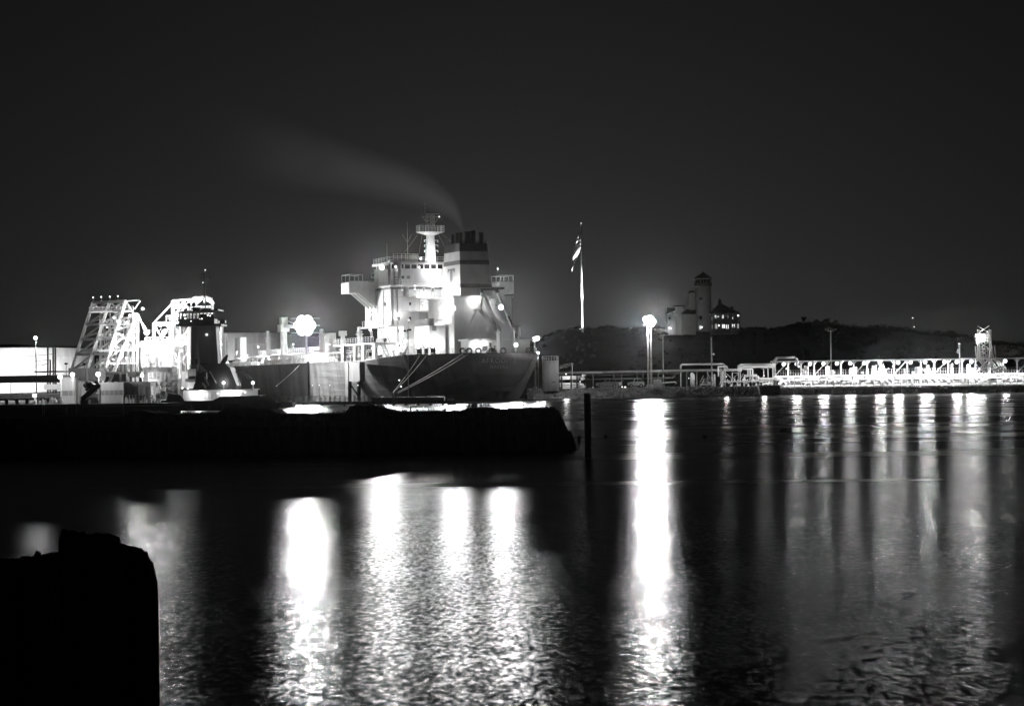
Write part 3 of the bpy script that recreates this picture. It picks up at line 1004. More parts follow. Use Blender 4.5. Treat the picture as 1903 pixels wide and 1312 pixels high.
LAMPS = [  # pixel, plane, power, radius
    (709.5, 497, dict(p=11.9), 2600, .5), (805, 505, dict(s=31.6), 900, .42), (735.5, 496, dict(s=31.0), 250, .22), (779, 497, dict(s=31.5), 160, .2),
    (720, 584, dict(p=11.7), 750, .3), (737, 585, dict(s=25.7), 300, .32), (688, 613, dict(p=11.2), 420, .26), (724, 613, dict(p=9.6), 300, .26),
    (693, 648, dict(p=10.5), 300, .24), (728, 648, dict(p=9.6), 300, .3), (749, 645, dict(s=25.4), 600, .26), (764, 640, dict(s=24.5), 260, .2),
    (812, 640, dict(s=10.2), 900, .4), (813, 530, dict(s=24.5), 900, .32), (812, 556, dict(s=23.5), 900, .45), (823, 560, dict(s=23.5), 200, .3), (842, 573, dict(s=7.8), 2600, .5),
    (886, 556.5, dict(s=7.6), 420, .3), (877, 558, dict(s=7.6), 200, .22), (931, 571, dict(s=1.6), 2600, .5), (892, 637, dict(s=3.2), 700, .32), (959, 641, dict(s=2.0), 1500, .4),
    (771, 537, dict(s=25.9), 120, .16), (786, 564, dict(s=25.9), 100, .16), (690, 585, dict(p=11.6), 60, .1),
    (905, 513, dict(s=33.5), 420, .2), (925, 500, dict(s=34), 300, .16),
    (640, 660, dict(p=9), 1400, .2), (612, 640, dict(p=7), 20, .2), (480, 645, dict(p=7), 1490, .22), (520, 655, dict(p=8), 20, .2), (545, 640, dict(p=6), 1490, .22),
    (440, 655, dict(p=8), 1490, .22), (500, 662, dict(p=13), 1200, .14), (560, 661, dict(p=13), 20, .14), (600, 660, dict(p=13), 1200, .14), (460, 660, dict(p=13), 20, .14)]
for x, y, pl, pw, r in LAMPS:
    big = pw >= 1500
    deck_ = x < 660 and y > 630
    ship_lamp(sp(x, y, **pl), pw * (8 if big else 3.6 if deck_ else KP), r, aim=(.03, -1, -.1) if big else None, cone=52 if big else 150)

# added lamp by the house wall, brightens the funnel face with the letter
ship_lamp(sp(771, 531, s=24.6), 4200, .16, aim=(SHIP_M.to_3x3() @ V((-.75, -.4, .12))))

# two added lamps that brighten the aft face of the accommodation
ship_lamp((21.6, 5.9, zc + .6), 700, .14, aim=(SHIP_M.to_3x3() @ V((1, .35, -.25))), cone=150)
ship_lamp((20.5, 9.6, zMid + .9), 420, .14, aim=(SHIP_M.to_3x3() @ V((1, -.1, .35))), cone=140)
# two lamps added on the wheelhouse roof to brighten the radar mast
ship_lamp((31.9, 3.4, zr + .5), 2200, .12, aim=(SHIP_M.to_3x3() @ V((.62, -.5, .8))))
ship_lamp((31.9, -3.0, zr + .5), 1300, .12, aim=(SHIP_M.to_3x3() @ V((.62, .45, .8))))

# ---- mooring lines from the stern quarter to the dolphin
DOLY = 330.0
def line(a, b, r, label, sag=.25):
    m = MB()
    pts = []
    for i in range(13):
        k = i / 12
        pts.append(a.lerp(b, k) - V((0, 0, sag * 4 * k * (1 - k))))
    for p, q in zip(pts, pts[1:]):
        m.tube(p, q, r, 5)
    return solo(m, 'mooring_line', ROPE, label, 'rope', b, 'mooring lines of the tanker')
def sw(px, py, **k):
    return SHIP_M @ sp(px, py, **k)
line(sw(860, 657, s=.4), at(734, 731, DOLY), .05, 'upper of the two thick mooring lines from the tanker stern')
line(sw(870, 658, s=.4), at(736, 732, DOLY), .05, 'lower of the two thick mooring lines from the tanker stern')
line(sw(779, 662, p=14.2), at(729, 730, DOLY), .035, 'steeper thin mooring line from the port deck winch beside the lamp post')
line(sw(792, 661, p=13.4), at(730, 730, DOLY), .035, 'thin mooring line just right of the steepest line, crossing the lamp post')
line(sw(556, 679, p=16.2), at(514, 717, 345), .04, 'dark breast line from the tanker side to the walkway lamp', .1)

# ================================================================ RIGHT SHORE
SY = 434.0
GZ = 1.86
def gnd(px, Y, z=GZ):
    a = at(px, 720, Y)
    return V((a.x, Y, z))
# ---- twin high-mast lamp
def high_mast(px, Y, top_y, label, heads, power, r, lit=True, group=None, pole_r=.2, arm=.9):
    b = gnd(px, Y)
    b.z = ground_z(b.x, Y) if Y > 600 else GZ
    t_ = thing('lamp_mast', label, 'street lamp', b, group)
    z = at(px, top_y, Y).z
    MB().tube(b, V((b.x, Y, z)), pole_r, 10, pole_r * .6).tube(b, b + V((0, 0, .5)), pole_r * 1.7, 10).build('pole', STEEL, t_, True)
    cr = MB()
    for dx, dz in heads:
        cr.bar((b.x, Y, z), (b.x + dx * .8, Y, z + dz), .1)
    if heads:
        cr.build('crossarm', STEEL, t_)
    for dx, dz in heads:
        h_ = MB().frus((b.x + dx - .3, b.x + dx + .3, Y - .25, Y + .35), (b.x + dx - .42, b.x + dx + .42, Y - .4, Y + .45), z + dz + .12, z + dz + .42).build('lamp_head', STEEL if lit else BLACK, t_)
        if lit:
            glow(t_, (b.x + dx, Y - .55, z + dz), power / len(heads), r * 1.2, r, n=10, aim=(-.04, -1, -.14), cone=46)
        if lit and dx == heads[0][0]:
            glow(t_, (b.x, Y - .9, z - 1.2), power * (.014 if power > 40000 else .0), .12, .08, BULBS)  # small extra lamp added to brighten the top of the pole
        if not lit:
            MB().box(b.x + dx - .25, b.x + dx + .25, Y - .3, Y + .3, z + dz + .06, z + dz + .12).build('lens', GLASS, h_)
    return t_
high_mast(1205, SY, 596, 'left pole of the tall twin floodlight mast on the rocky shore', [(-.4, .3), (.4, .5), (-.15, -.2)], 70000, .6)
high_mast(1210.5, SY - 2, 598, 'right pole of the tall twin floodlight mast on the rocky shore', [(.45, .0), (.1, .55), (.2, -.35)], 70000, .6)
high_mast(994.5, 408, 632, 'bright floodlight on the pole just right of the tanker stern', [(0, .15), (.5, .3)], 10000, .45)
sm_ = thing('added_silo_light', 'small added lamp brightening the white silo from the tanker stern side', 'floodlight', gnd(1000, 414))  # lamp added only to brighten the silo
q = at(1000, 655, 412)
MB().tube((q.x, 412.4, GZ - .5), (q.x, 412.4, q.z), .06, 6).box(q.x - .15, q.x + .15, 412.2, 412.4, q.z - .12, q.z + .12).build('post', STEEL, sm_)
glow(sm_, q, 2000, .12, .08, BULBS, aim=(.25, 1, -.35), cone=120)
high_mast(1233, 455, 624, 'unlit lamp mast right of the twin floodlight mast', [(-.75, .1), (.75, .1), (.2, .3)], 0, .2, False, pole_r=.13)
high_mast(1545, 470, 616, 'tall unlit triple lamp mast behind the lit jetty', [(-.8, .1), (.8, .1), (0, .35)], 0, .2, False, pole_r=.13)
t_ = thing('camera_pole', 'tall slim dark pole with a small camera among the pipework', 'pole', gnd(1323, 431))
b = gnd(1323, 431)
z = at(1323, 626, 431).z
MB().tube(b, V((b.x, 431, z)), .16, 8, .12).build('pole', DSTEEL, t_)
z = at(1323, 658, 431).z
MB().bar((b.x, 430.9, z), (b.x + .4, 430.9, z), .1).ball((b.x + .4, 430.8, z), .2, 8, 6).build('camera_dome', WHITE, t_)
t_ = thing('utility_pole', 'short utility pole with drooping wires right of the white silo', 'pole', gnd(1064, 440))
b = gnd(1064, 440)
z = at(1064, 675, 440).z
m = MB().tube(b, V((b.x, 440, z)), .09, 6).bar((b.x - .3, 440, z - .1), (b.x + .3, 440, z - .1), .1)
m.build('pole', STEEL, t_)
m = MB()
for k in range(3):
    p0 = V((b.x, 440, z - .25 * k))
    for i in range(6):
        f0, f1 = i / 6, (i + 1) / 6
        m.tube(p0 + V((-2.4 * f0, 0, -.5 * f0 ** 1.5)), p0 + V((-2.4 * f1, 0, -.5 * f1 ** 1.5)), .03, 4)
m.build('wires', STEEL, t_)

# ---- silo
b = gnd(1023, 423, 1.4)
t_ = thing('storage_silo', 'pale cylindrical silo with a railed flat top right of the tanker stern', 'silo', b)
zt, r_ = at(1023, 671, 423).z, 1.5
MB().lathe(b, [(r_, 0), (r_, zt - b.z), (r_ * .97, zt - b.z + .12)], 32).build('shell', CREAM, t_, True)
m = MB()
for i in range(18):
    a0, a1 = i * 2 * math.pi / 18, (i + 1) * 2 * math.pi / 18
    p0, p1 = b + V((r_ * math.cos(a0), r_ * math.sin(a0), zt - b.z)), b + V((r_ * math.cos(a1), r_ * math.sin(a1), zt - b.z))
    m.bar(p0, p0 + V((0, 0, .9)), .06)
    for h_ in (.45, .9):
        m.bar(p0 + V((0, 0, h_)), p1 + V((0, 0, h_)), .06)
m.build('top_railing', WHITE, t_)
MB().box(b.x + r_, b.x + r_ + .12, b.y - .3, b.y - .2, b.z, zt + .8).box(b.x + r_, b.x + r_ + .12, b.y + .2, b.y + .3, b.z, zt + .8).build('ladder', STEEL, t_)
MB().box(b.x + .25, b.x + .85, b.y - r_ - .02, b.y - r_ + .25, at(1027, 711, 421).z, at(1027, 709.4, 421).z).build('name_plate', DGREY, t_)

# ---- long pipelines along the shore
def pipe(par, pts, r, m_, Y, name='pipe', n=8):
    return MB().path([at(x, y, Y) for x, y in pts], r, n).build(name, m_, par, True)
pr = thing('shore_pipeline', 'long raised dark pipeline on trestles running behind the vehicles', 'pipeline', gnd(1200, 445))
pipe(pr, [(1036, 693.5), (1120, 692), (1230, 689.5), (1374, 687.5)], .27, GREYP, 445)
pipe(pr, [(1086, 697.5), (1170, 696), (1262, 693.5)], .14, DSTEEL, 446)
pipe(pr, [(1086, 705), (1180, 703.5), (1250, 702), (1254, 699), (1254, 691)], .18, DSTEEL, 446)
for px in (1044, 1062, 1102, 1141, 1155, 1184, 1195, 1223, 1265, 1276, 1295, 1315, 1361, 1372):
    a = at(px, 691 - (px - 1030) * .012, 445)
    MB().bar((a.x, 445.3, GZ - .3), (a.x, 445.3, a.z - .2), .16).bar((a.x - .35, 445.3, a.z - .3), (a.x + .35, 445.3, a.z - .3), .14).build('trestle', DSTEEL, pr)
ps = thing('pipe_stack', 'lit bundle of thick pipes beside the white silo', 'pipes', gnd(1064, 438))
for y0, r_, x1 in ((700.5, .24, 1080), (704, .15, 1076), (713, .22, 1079), (717, .15, 1086), (721, .2, 1082)):
    pipe(ps, [(1040, y0 + .6), (x1, y0)], r_, WHITE, 438)
for px in (1044, 1061, 1072):
    a = at(px, 697, 437.6)
    MB().bar((a.x, 437.6, GZ - .2), (a.x, 437.6, a.z), .18).build('stanchion', BLACK, ps)
for x, y in ((1082, 704), (1080, 715), (1084, 719), (1084, 698)):
    a = at(x, y, 437.5)
    MB().ball(a, .32, 8, 6).tube(a, a + V((.5, 0, .1)), .15, 6).build('valve', WHITE, ps)
a = at(1052, 695, 435)
glow(ps, a, 340, .2, .14, BULBS)
a = at(1078, 709, 434.5)
glow(ps, a, 60, .15, .1, BULBS)
# ---- loop pipework before the jetty
pw = thing('pipework', 'tangle of looped and lit pipes on frames between mast pole and jetty', 'pipes', gnd(1360, 440))
PIPES = [([(1265, 686), (1265.5, 679.5), (1268, 677.5), (1344, 676.5), (1346.5, 679), (1347, 718)], .2, STEEL, 438), ([(1335, 700), (1335, 681.5), (1350, 681), (1352, 684)], .17, WHITE, 437),
         ([(1372, 690), (1373, 681), (1377, 678), (1441, 677.5)], .25, WHITE, 437), ([(1376, 690), (1377, 684.5), (1381, 681.5), (1441, 681)], .25, WHITE, 436),
         ([(1439, 692), (1438.5, 672), (1443, 665.5), (1476, 664.5), (1481, 668), (1481, 680)], .27, STEEL, 441), ([(1375, 686), (1397, 685.5), (1398.5, 687), (1398.5, 699)], .17, WHITE, 436),
         ([(1383, 698.5), (1407, 698)], .28, WHITE, 437), ([(1408, 699), (1411, 703.5), (1444, 703.8)], .2, WHITE, 435), ([(1340, 713), (1342, 709.5), (1437, 707.5)], .15, STEEL, 434),
         ([(1417, 713.5), (1436, 712.5)], .15, WHITE, 434), ([(1315, 710), (1320, 712)], .15, STEEL, 436), ([(1230, 712), (1254, 710), (1257, 713)], .16, STEEL, 436), ([(1340, 684), (1340, 717)], .16, STEEL, 438),
         ([(1390, 686), (1390, 698)], .15, WHITE, 436.5), ([(1394, 686), (1394, 705)], .15, WHITE, 436.5), ([(1383, 699), (1383, 718)], .17, WHITE, 436), ([(1300, 715), (1330, 714)], .22, GREYP, 440)]
for pts, r_, m_, Y in PIPES:
    pipe(pw, pts, r_, m_, Y)
for px, y0, y1, r_ in ((1286, 695, 719, .32), (1289, 697, 719, .22), (1343, 693, 717, .38), (1328, 697, 718, .2)):
    a, b = at(px, y0, 439), at(px, y1, 439)
    MB().tube(b, a, r_, 10).ball(a, r_, 10, 6).build('vertical_vessel', WHITE, pw, True)
for px, y0 in ((1361, 692), (1372.5, 692), (1375.5, 690), (1405, 700), (1419, 686), (1427, 684), (1436, 680), (1265, 692), (1290, 706), (1417, 700)):
    a = at(px, y0, 435)
    MB().bar((a.x, 435, GZ - .3), a, .15).build('frame_post', STEEL, pw)
m = MB()
for (x0, y0), (x1, y1) in (((1350, 694), (1361, 705)), ((1361, 705), (1372, 694)), ((1382, 694), (1376, 703)), ((1314, 693), (1322, 705)), ((1361, 693), (1372, 693)), ((1414, 685), (1440, 684)), ((1361, 718), (1375, 718))):
    m.bar(at(x0, y0, 435.2), at(x1, y1, 435.2), .1)
m.stuff('frame_braces', STEEL, pw)
st = MB().stairs(at(1301, 720, 434), at(1308, 707, 434), .8, (0, 1, 0), 6).rail([at(1308, 714, 434), at(1322, 713.5, 434)], w=.07)
st.build('step_over_stairs', STEEL, pw)
m = MB()
for _ in range(44):
    px, py = rnd.uniform(1336, 1436), rnd.uniform(705, 719)
    a = at(px, py, rnd.uniform(434, 438))
    k = rnd.random()
    if k < .5:
        m.tube(a - V((.25, 0, 0)), a + V((.25, 0, 0)), .16, 6).tube(a, a + V((0, 0, .45)), .07, 5).tube(a + V((-.15, 0, .45)), a + V((.15, 0, .45)), .05, 5)
    else:
        m.tube(a - V((0, 0, .4)), a + V((0, 0, .3)), .1, 6)
m.stuff('valves', WHITE, pw)
a, b = at(1407, 722, 430), at(1447, 721, 430)
MB().box(a.x, b.x, 428, 436, .2, GZ + .12).build('concrete_pad', CONC, pw)
for x, y, pw_ in ((1420, 698, 420), (1350, 700, 200), (1280, 703, 60)):
    glow(pw, at(x, y, 430), pw_, .18, .09, BULBS)

# ---- vehicles and sheds on the shore road
def wheel(par, x, y, z, r):
    w = MB().tube((x, y - .12, z), (x, y + .12, z), r, 14).build('wheel', BLACK, par)
    MB().tube((x, y - .14, z), (x, y - .125, z), r * .55, 10).build('hub', STEEL, w)
def pickup(px0, px1, Y, label, m_, camper=False):
    a, b = gnd(px0, Y), gnd(px1, Y)
    L = b.x - a.x
    t_ = thing('pickup_truck', label, 'pickup truck', (a.x + L / 2, Y, GZ))
    x, z = a.x, GZ
    side = [(x, z + .45), (x + L, z + .45), (x + L, z + 1.02), (x + L * .62, z + 1.05), (x + L * .98, z + 1.05)]
    prof = [(0, .42), (L, .42), (L, 1.05), (L * .9, 1.08), (L * .88, 1.1), (L * .82, 1.72), (L * .46, 1.75), (L * .34, 1.12), (L * .04, 1.0), (0, .85)]
    MB().prism([(x + u, Y - .9, z + w) for u, w in prof], (0, 1.8, 0)).build('body', m_, t_)
    for u0, u1, u2, u3 in ((.37, .46, .58, .57), (.60, .605, .72, .74), (.75, .745, .81, .85)):
        g_ = [(x + L * u0, Y - .915, z + 1.15), (x + L * u1 + .02, Y - .915, z + 1.62), (x + L * u2, Y - .915, z + 1.62), (x + L * u3, Y - .915, z + 1.15)]
        MB().prism(g_, (0, .05, 0)).build('window', GLASS, t_)
    for u in (.18, .8):
        wheel(t_, x + L * u, Y - .85, z + .36, .36)
        wheel(t_, x + L * u, Y + .85, z + .36, .36)
    MB().box(x + .02, x + .1, Y - .85, Y - .5, z + .75, z + .95).build('headlight', WHITE, t_)
    MB().box(x + L - .06, x + L + .02, Y - .88, Y - .7, z + .75, z + 1.0).build('tail_light', GREYP, t_)
    return t_
pickup(1167, 1197, 431.5, 'light double-cab pickup truck parked by the twin floodlight mast', CREAM)
pickup(1108, 1150, 430.5, 'dark long pickup truck in front of the white cargo box', GREYP)
a = gnd(1140, 437)
t_ = thing('cargo_trailer', 'white square cargo trailer behind the dark pickup truck', 'trailer', a)
z0, z1 = GZ + .5, at(1147, 709.5, 437).z
MB().box(a.x, a.x + 1.6, 435.6, 438, z0, z1).build('cargo_box', WHITE, t_)
MB().box(a.x + .05, a.x + .12, 435.57, 435.6, z0, z1).box(a.x + 1.5, a.x + 1.57, 435.57, 435.6, z0, z1).box(a.x, a.x + 1.6, 435.56, 435.6, z1 - .1, z1).build('trim', STEEL, t_)
for q in (.45, 1.15):
    wheel(t_, a.x + q, 435.8, GZ + .33, .33)
a, b = gnd(1118, 440), gnd(1139, 440)
t_ = thing('equipment_shed', 'low dim grey shed behind the dark pickup truck', 'shed', a)
MB().box(a.x, b.x, 439, 442, GZ - .1, at(1130, 713, 440).z).build('walls', DGREY, t_)
MB().prism([(a.x - .1, 438.8, at(1130, 713, 440).z), (b.x + .1, 438.8, at(1130, 713, 440).z), (b.x - .5, 438.8, at(1130, 711, 440).z), (a.x + .4, 438.8, at(1130, 710.5, 440).z)], (0, 3.4, 0)).build('roof', DGREY, t_)
a, b = gnd(1214, 437), gnd(1229, 437)
t_ = thing('switchgear_cabinet', 'grey ribbed metal cabinet at the foot of the twin mast', 'cabinet', a)
zc_ = at(1221, 705, 437).z
MB().box(a.x, b.x, 436, 438, GZ - .1, zc_).build('body', GREYP, t_)
for k in range(4):
    x = a.x + (b.x - a.x) * (k + .06) / 4
    MB().box(x, x + (b.x - a.x) / 4 * .86, 435.95, 436.0, GZ + .1, zc_ - .12).build('door', GREYP, t_)
for px, py, r_ in ((1112, 714, .1), (1156, 719, .13), (1162, 719.5, .16), (1102, 720, .06), (1245, 720, .1)):
    q = at(px, py, 433)
    t_ = thing('bollard_light', {1112: 'small round lamp above the bonnet of the dark pickup truck', 1156: 'left of the two low lamps between the pickup trucks', 1162: 'right and wider of the two low lamps between the pickup trucks', 1102: 'tiny low lamp left of the dark pickup truck', 1245: 'low lamp right of the ribbed metal cabinet'}[px], 'lamp', (q.x, q.y, GZ))
    MB().tube((q.x, q.y, GZ - .2), (q.x, q.y, q.z - r_), .06, 6).build('post', STEEL, t_)
    glow(t_, q, 60, r_ * 1.2, r_, BULBS)

# ---- guard posts along the road edge
for px in (1088, 1117, 1147, 1181):
    a = gnd(px, 425.6)
    solo(MB().tube(a, a + V((0, 0, .9)), .06, 6).ball(a + V((0, 0, .9)), .07, 6, 4), 'marker_post', STEEL, {1088: 'thin marker post on the revetment edge behind the tall dark pile', 1117: 'thin marker post on the road edge below the dark pickup bonnet', 1147: 'thin marker post on the road edge below the white cargo trailer', 1181: 'thin marker post on the road edge below the double-cab pickup'}[px], 'post', a, 'marker posts along the shore road')

# ---- jetty
J0, J1 = at(1438, 735, 447), at(1960, 735, 428)
J0.z = J1.z = 0
jt = thing('jetty', 'brightly lit covered jetty with pipe gallery on piles at the right', 'jetty', J0)
ang = math.atan2(J1.y - J0.y, J1.x - J0.x)
jt.rotation_euler = (0, 0, ang)
ORG[jt] = V((0, 0, 0))
FRAME[jt] = Matrix.Rotation(-ang, 3, 'Z')
JM = Matrix.Translation(J0) @ Matrix.Rotation(ang, 4, 'Z')
JI = JM.inverted()
JL = (J1 - J0).length
def jx(px):
    a, b = JI @ V((0, 0, CAMZ)), JI @ at(px, 700, 440)
    return (a + (b - a) * (-a.y / (b - a).y)).x
def jz(px, py):
    a, b = JI @ V((0, 0, CAMZ)), JI @ at(px, py, 440)
    return (a + (b - a) * (-a.y / (b - a).y)).z
zRoof, zWalk, zLow = 6.55, 3.75, 1.35
MB().box(-.5, JL, -.4, 2.6, zRoof, zRoof + .12).box(-.5, JL, -.5, -.4, zRoof - .12, zRoof + .16).build('roof', WHITE, jt)
MB().box(0, JL, -.2, 2.4, zWalk - .22, zWalk).build('walkway', WHITE, jt)
MB().box(0, JL, -1.6, 5, zLow - .35, zLow).build('lower_deck', DSTEEL, jt)
np_ = int(JL / 2.62)
for i in range(np_ + 1):
    x = .3 + i * 2.62
    MB().box(x - .12, x + .12, 0, .24, zWalk, zRoof).bar((x, .12, zRoof - .7), (x + .6, .12, zRoof - .05), .12).bar((x, .12, zRoof - .7), (x - .6, .12, zRoof - .05), .12).build('roof_post', WHITE, jt)
    MB().box(x - .08, x + .08, -.3, -.12, zLow, zWalk - .24).bar((x + 1.31, -.2, zLow), (x + 1.31, -.2, zWalk - .24), .12).build('gallery_post', DSTEEL, jt)
for i in range(0, np_ + 1, 3):
    x = .3 + i * 2.62
    MB().bar((x, .3, zWalk + .1), (x + 2.4, .3, zRoof - .2), .14).build('roof_brace', WHITE, jt)
rl = MB().rail([(0, -.1, zWalk), (JL, -.1, zWalk)], h=1.1, step=.5, w=.045, rails=2)
rl.build('walkway_railing', WHITE, jt)
for y, z, r_, m_ in ((.6, zLow + .4, .24, WHITE), (.9, zLow + 1.0, .16, GREYP), (.5, zLow + 1.55, .22, CREAM), (1.6, zLow + .7, .2, GREYP), (1.5, zLow + 1.9, .2, GREYP), (-.9, zLow + .25, .1, STEEL)):
    MB().tube((0, y, z), (JL, y, z), r_, 8).build('jetty_pipe', m_, jt, True)
m = MB()
for i in range(150):
    x = rnd.uniform(.5, JL - 1)
    z = zLow + rnd.choice((.35, .9, 1.5))
    m.tube((x, -.05, z - .3), (x, -.05, z + .3), .1, 6).tube((x - .2, -.1, z), (x + .2, -.1, z), .14, 6)
    if rnd.random() < .4:
        m.bar((x, .2, zLow), (x + rnd.uniform(-.8, .8), .2, zWalk - .3), .07)
m.stuff('gallery_valves', CREAM, jt)
for i in range(10):
    x = rnd.uniform(1, JL * .8)
    MB().tube((x, 0, zWalk - .5), (x + rnd.uniform(.8, 1.8), 0, zWalk - .5), .2, 8).build('pipe_spool', WHITE, jt, True)
random_w = random.Random(3)
for i in range(30):
    x = 1 + i * 1.85 + random_w.uniform(-.4, .4)
    y = random_w.choice((-1.0, .8, 3.0))
    w = random_w.choice((.16, .2, .3))
    MB().tube((x, y, -1.5), (x, y, zLow - .36), w, 8).build('pile', WOOD if i % 3 else CONC, jt, True)
for i in range(9):
    x = 3 + i * 5.6
    w = random_w.uniform(.8, 1.6)
    MB().box(x, x + w, -.5, 1, .15, zLow - .36).build('fender_panel', CONC if i % 2 else GREYP, jt)
    MB().bar((x + w + .2, -1.2, .2), (x + w + 2, -1.2, zLow - .4), .12).bar((x + w + 2, -1.2, .2), (x + w + .2, -1.2, zLow - .4), .12).build('cross_brace', DSTEEL, jt)
for px in (1640, 1730, 1806):
    x = jx(px)
    MB().stairs((x - .3, -.5, zWalk), (x + 2.4, -.5, zLow), .8, (0, -1, 0), 9).stairs((x - 1.5, -.4, zWalk), (x + 1.2, -.4, zLow), .1, (0, -1, 0), 1).build('stairs', WHITE, jt)
for px0, px1 in ((1690, 1710), (1775, 1800)):
    x0, x1 = jx(px0), jx(px1)
    p_ = MB().box(x0 - .8, x1 + .4, -3, -1.62, zLow - .1, zLow + .06).build('landing', CONC, jt)
    MB().rail([(x0, -2.9, zLow), (x1, -2.9, zLow)], h=1.15, step=.45, w=.09).rail([(x0, -2.9, zLow), (x0, -1.6, zLow)], h=1.15, step=.45, w=.09).build('landing_railing', WHITE, jt)
JL_PX = [1456, 1480, 1505, 1530, 1555, 1580, 1606, 1635, 1669, 1692, 1719, 1755, 1778, 1805, 1868]
for px in JL_PX:
    x = jx(px)
    strong = {1480: 1.7, 1530: 1.5, 1580: 1.9, 1635: 2.6, 1669: 2.2, 1719: 2.6, 1778: 1.8, 1805: 2.8, 1868: .9}.get(px, 0)
    o = MB().frus((x - .3, x + .3, .5, 1.1), (x - .18, x + .18, .6, 1.0), zRoof - .3, zRoof - .01).build('lamp', STEEL, jt)
    glow(o, (x, .3, zRoof - .5), 2600 * strong, .44, .37)
for px, py in ((1641, 691), (1731, 693), (1806, 695)):
    x = jx(px)
    o = MB().box(x - .12, x + .12, -.6, -.4, jz(px, py) + .16, jz(px, py) + .3).build('lamp', STEEL, jt)
    glow(o, (x, -.75, jz(px, py)), 1300, .22, .16)
for i in range(0, np_ + 1):  # tubes added in every bay to go with the gallery strip light
    x = 1.2 + i * 2.62
    o = MB().box(x - .1, x + .1, -.85, -.75, zWalk - .45, zWalk - .3).bar((x, -.8, zWalk - .32), (x, -.2, zWalk - .2), .06).build('added_gallery_lamp', STEEL, jt)
    MB().tube((x - .5, -.9, zWalk - .42), (x + .5, -.9, zWalk - .42), .05, 6).build('added_tube', BULBS, o)
al = bpy.data.lights.new('lamp_light', 'AREA')      # added strip light that brightens the pipe gallery under the walkway
al.shape = 'RECTANGLE'
al.size, al.size_y = JL * .98, .12
al.energy = 3600
ao = bpy.data.objects.new('lamp_light', al)
sc.collection.objects.link(ao)
ao.parent = jt
ao.location = (JL / 2, -1.0, zWalk - .4)
ao.rotation_euler = V((0, .75, -.6)).to_track_quat('-Z', 'Y').to_euler()
for i in range(26):  # glowing bulbs added at random spots as extra points of light
    x = random_w.uniform(1, JL * .78) if i < 14 else random_w.uniform(JL * .32, JL * .78)
    z = random_w.uniform(zLow + .5, zRoof - .9)
    r_ = random_w.choice((.1, .14, .2))
    o = MB().box(x - .08, x + .08, -.7, -.45, z + r_, z + r_ + .1).bar((x, -.5, z + r_), (x, -.15, z + r_), .05).build('added_lamp', STEEL, jt)
    MB().ball((x, -.65, z), r_, 8, 6).build('bulb', BULBS, o)
for i in range(16):
    x = random_w.uniform(2, JL * .8)
    w_, h_ = random_w.uniform(.4, 1.1), random_w.uniform(.6, 2.0)
    o = MB().box(x, x + w_, .5, 1.1, zWalk + .002, zWalk + h_).build('equipment_cabinet', (WHITE, CREAM, GREYP)[i % 3], jt)
    MB().box(x + .06, x + w_ - .06, .46, .499, zWalk + .1, zWalk + h_ - .1).build('cabinet_door', (CREAM, GREYP, DGREY)[i % 3], o)
for i in range(22):
    x = random_w.uniform(1, JL * .8)
    z0, z1 = zLow, zLow + random_w.uniform(1.0, 2.2)
    MB().path([V((x, -.5, z0)), V((x, -.5, z1)), V((x + random_w.uniform(-1.6, 1.6), -.5, z1)), V((x + random_w.uniform(-1.6, 1.6), .4, z1 - .3))], random_w.choice((.06, .09, .13)), 6).build('branch_pipe', (WHITE, GREYP, DSTEEL)[i % 3], jt, True)
# gear at the seaward end: tower, arms, tank, sign
x0 = jx(1818)
gt = MB()
for dx in (0, 2.2):
    for dy in (0, 2):
        gt.bar((x0 + dx, dy, zRoof), (x0 + dx, dy, zRoof + 5.6), .16)
for k in range(4):
    z = zRoof + .4 + k * 1.5
    gt.bar((x0, 0, z), (x0 + 2.2, 0, z + 1.4), .1).bar((x0 + 2.2, 0, z), (x0, 0, z + 1.4), .1).bar((x0, 0, z), (x0 + 2.2, 0, z), .12)
gt.rail([(x0 - .2, -.3, zRoof + 2.9), (x0 + 2.4, -.3, zRoof + 2.9)], h=1.1, step=.5, w=.09)
gt.build('gangway_tower', WHITE, jt)
m = MB()
for i in range(9):
    m.path([V((x0 - .4 + i * .45, -.5, zRoof + 2.4)), V((x0 - .2 + i * .45, -.7, zRoof + .3)), V((x0 + .6 + i * .5, -.7, zRoof - .6 - .2 * (i % 3))), V((x0 + 1.4 + i * .5, -.5, zWalk + .5))], .1, 6)
m.build('loading_hoses', STEEL, jt)
m = MB()
for i in range(40):
    x, z = x0 + rnd.uniform(-2, 5), rnd.uniform(zLow + .2, zWalk + 1.5)
    m.tube((x, -.7, z), (x + rnd.uniform(-1, 1), -.7, z + rnd.uniform(-.6, .8)), rnd.uniform(.06, .2), 6)
m.stuff('hose_manifold', CREAM, jt)
MB().box(x0 - 3, x0 + 12, -2.2, -1.62, zLow - .7, zLow - .02).build('end_fender', DSTEEL, jt)
o = MB().box(x0 + .3, x0 + .6, .2, .5, zRoof + 4.2, zRoof + 4.5).build('lamp', STEEL, jt)
glow(o, (x0 + .4, -.3, zRoof + 4.0), 2200, .42, .34)
sz0, sz1 = jz(1825, 633), jz(1825, 620)
sg = MB().box(jx(1813), jx(1842), -.2, .1, sz0, sz1).build('sign_board', GREYP, jt)
MB().bar((jx(1818), 0, zRoof + 5), (jx(1818), 0, sz0), .15).bar((jx(1836), 0, zRoof + 5), (jx(1836), 0, sz0), .15).build('sign_posts', STEEL, sg)
m = MB()
sx0, sx1 = jx(1817.5), jx(1833.5)
for k in range(7):
    xa = sx0 + (sx1 - sx0) * k / 7
    hh = [.75, .5, .55, .45, .6, .5, .75][k]
    m.box(xa, xa + (sx1 - sx0) / 7 * .8, -.27, -.2, sz0 + .45, sz0 + .45 + hh * (sz1 - sz0) * .62)
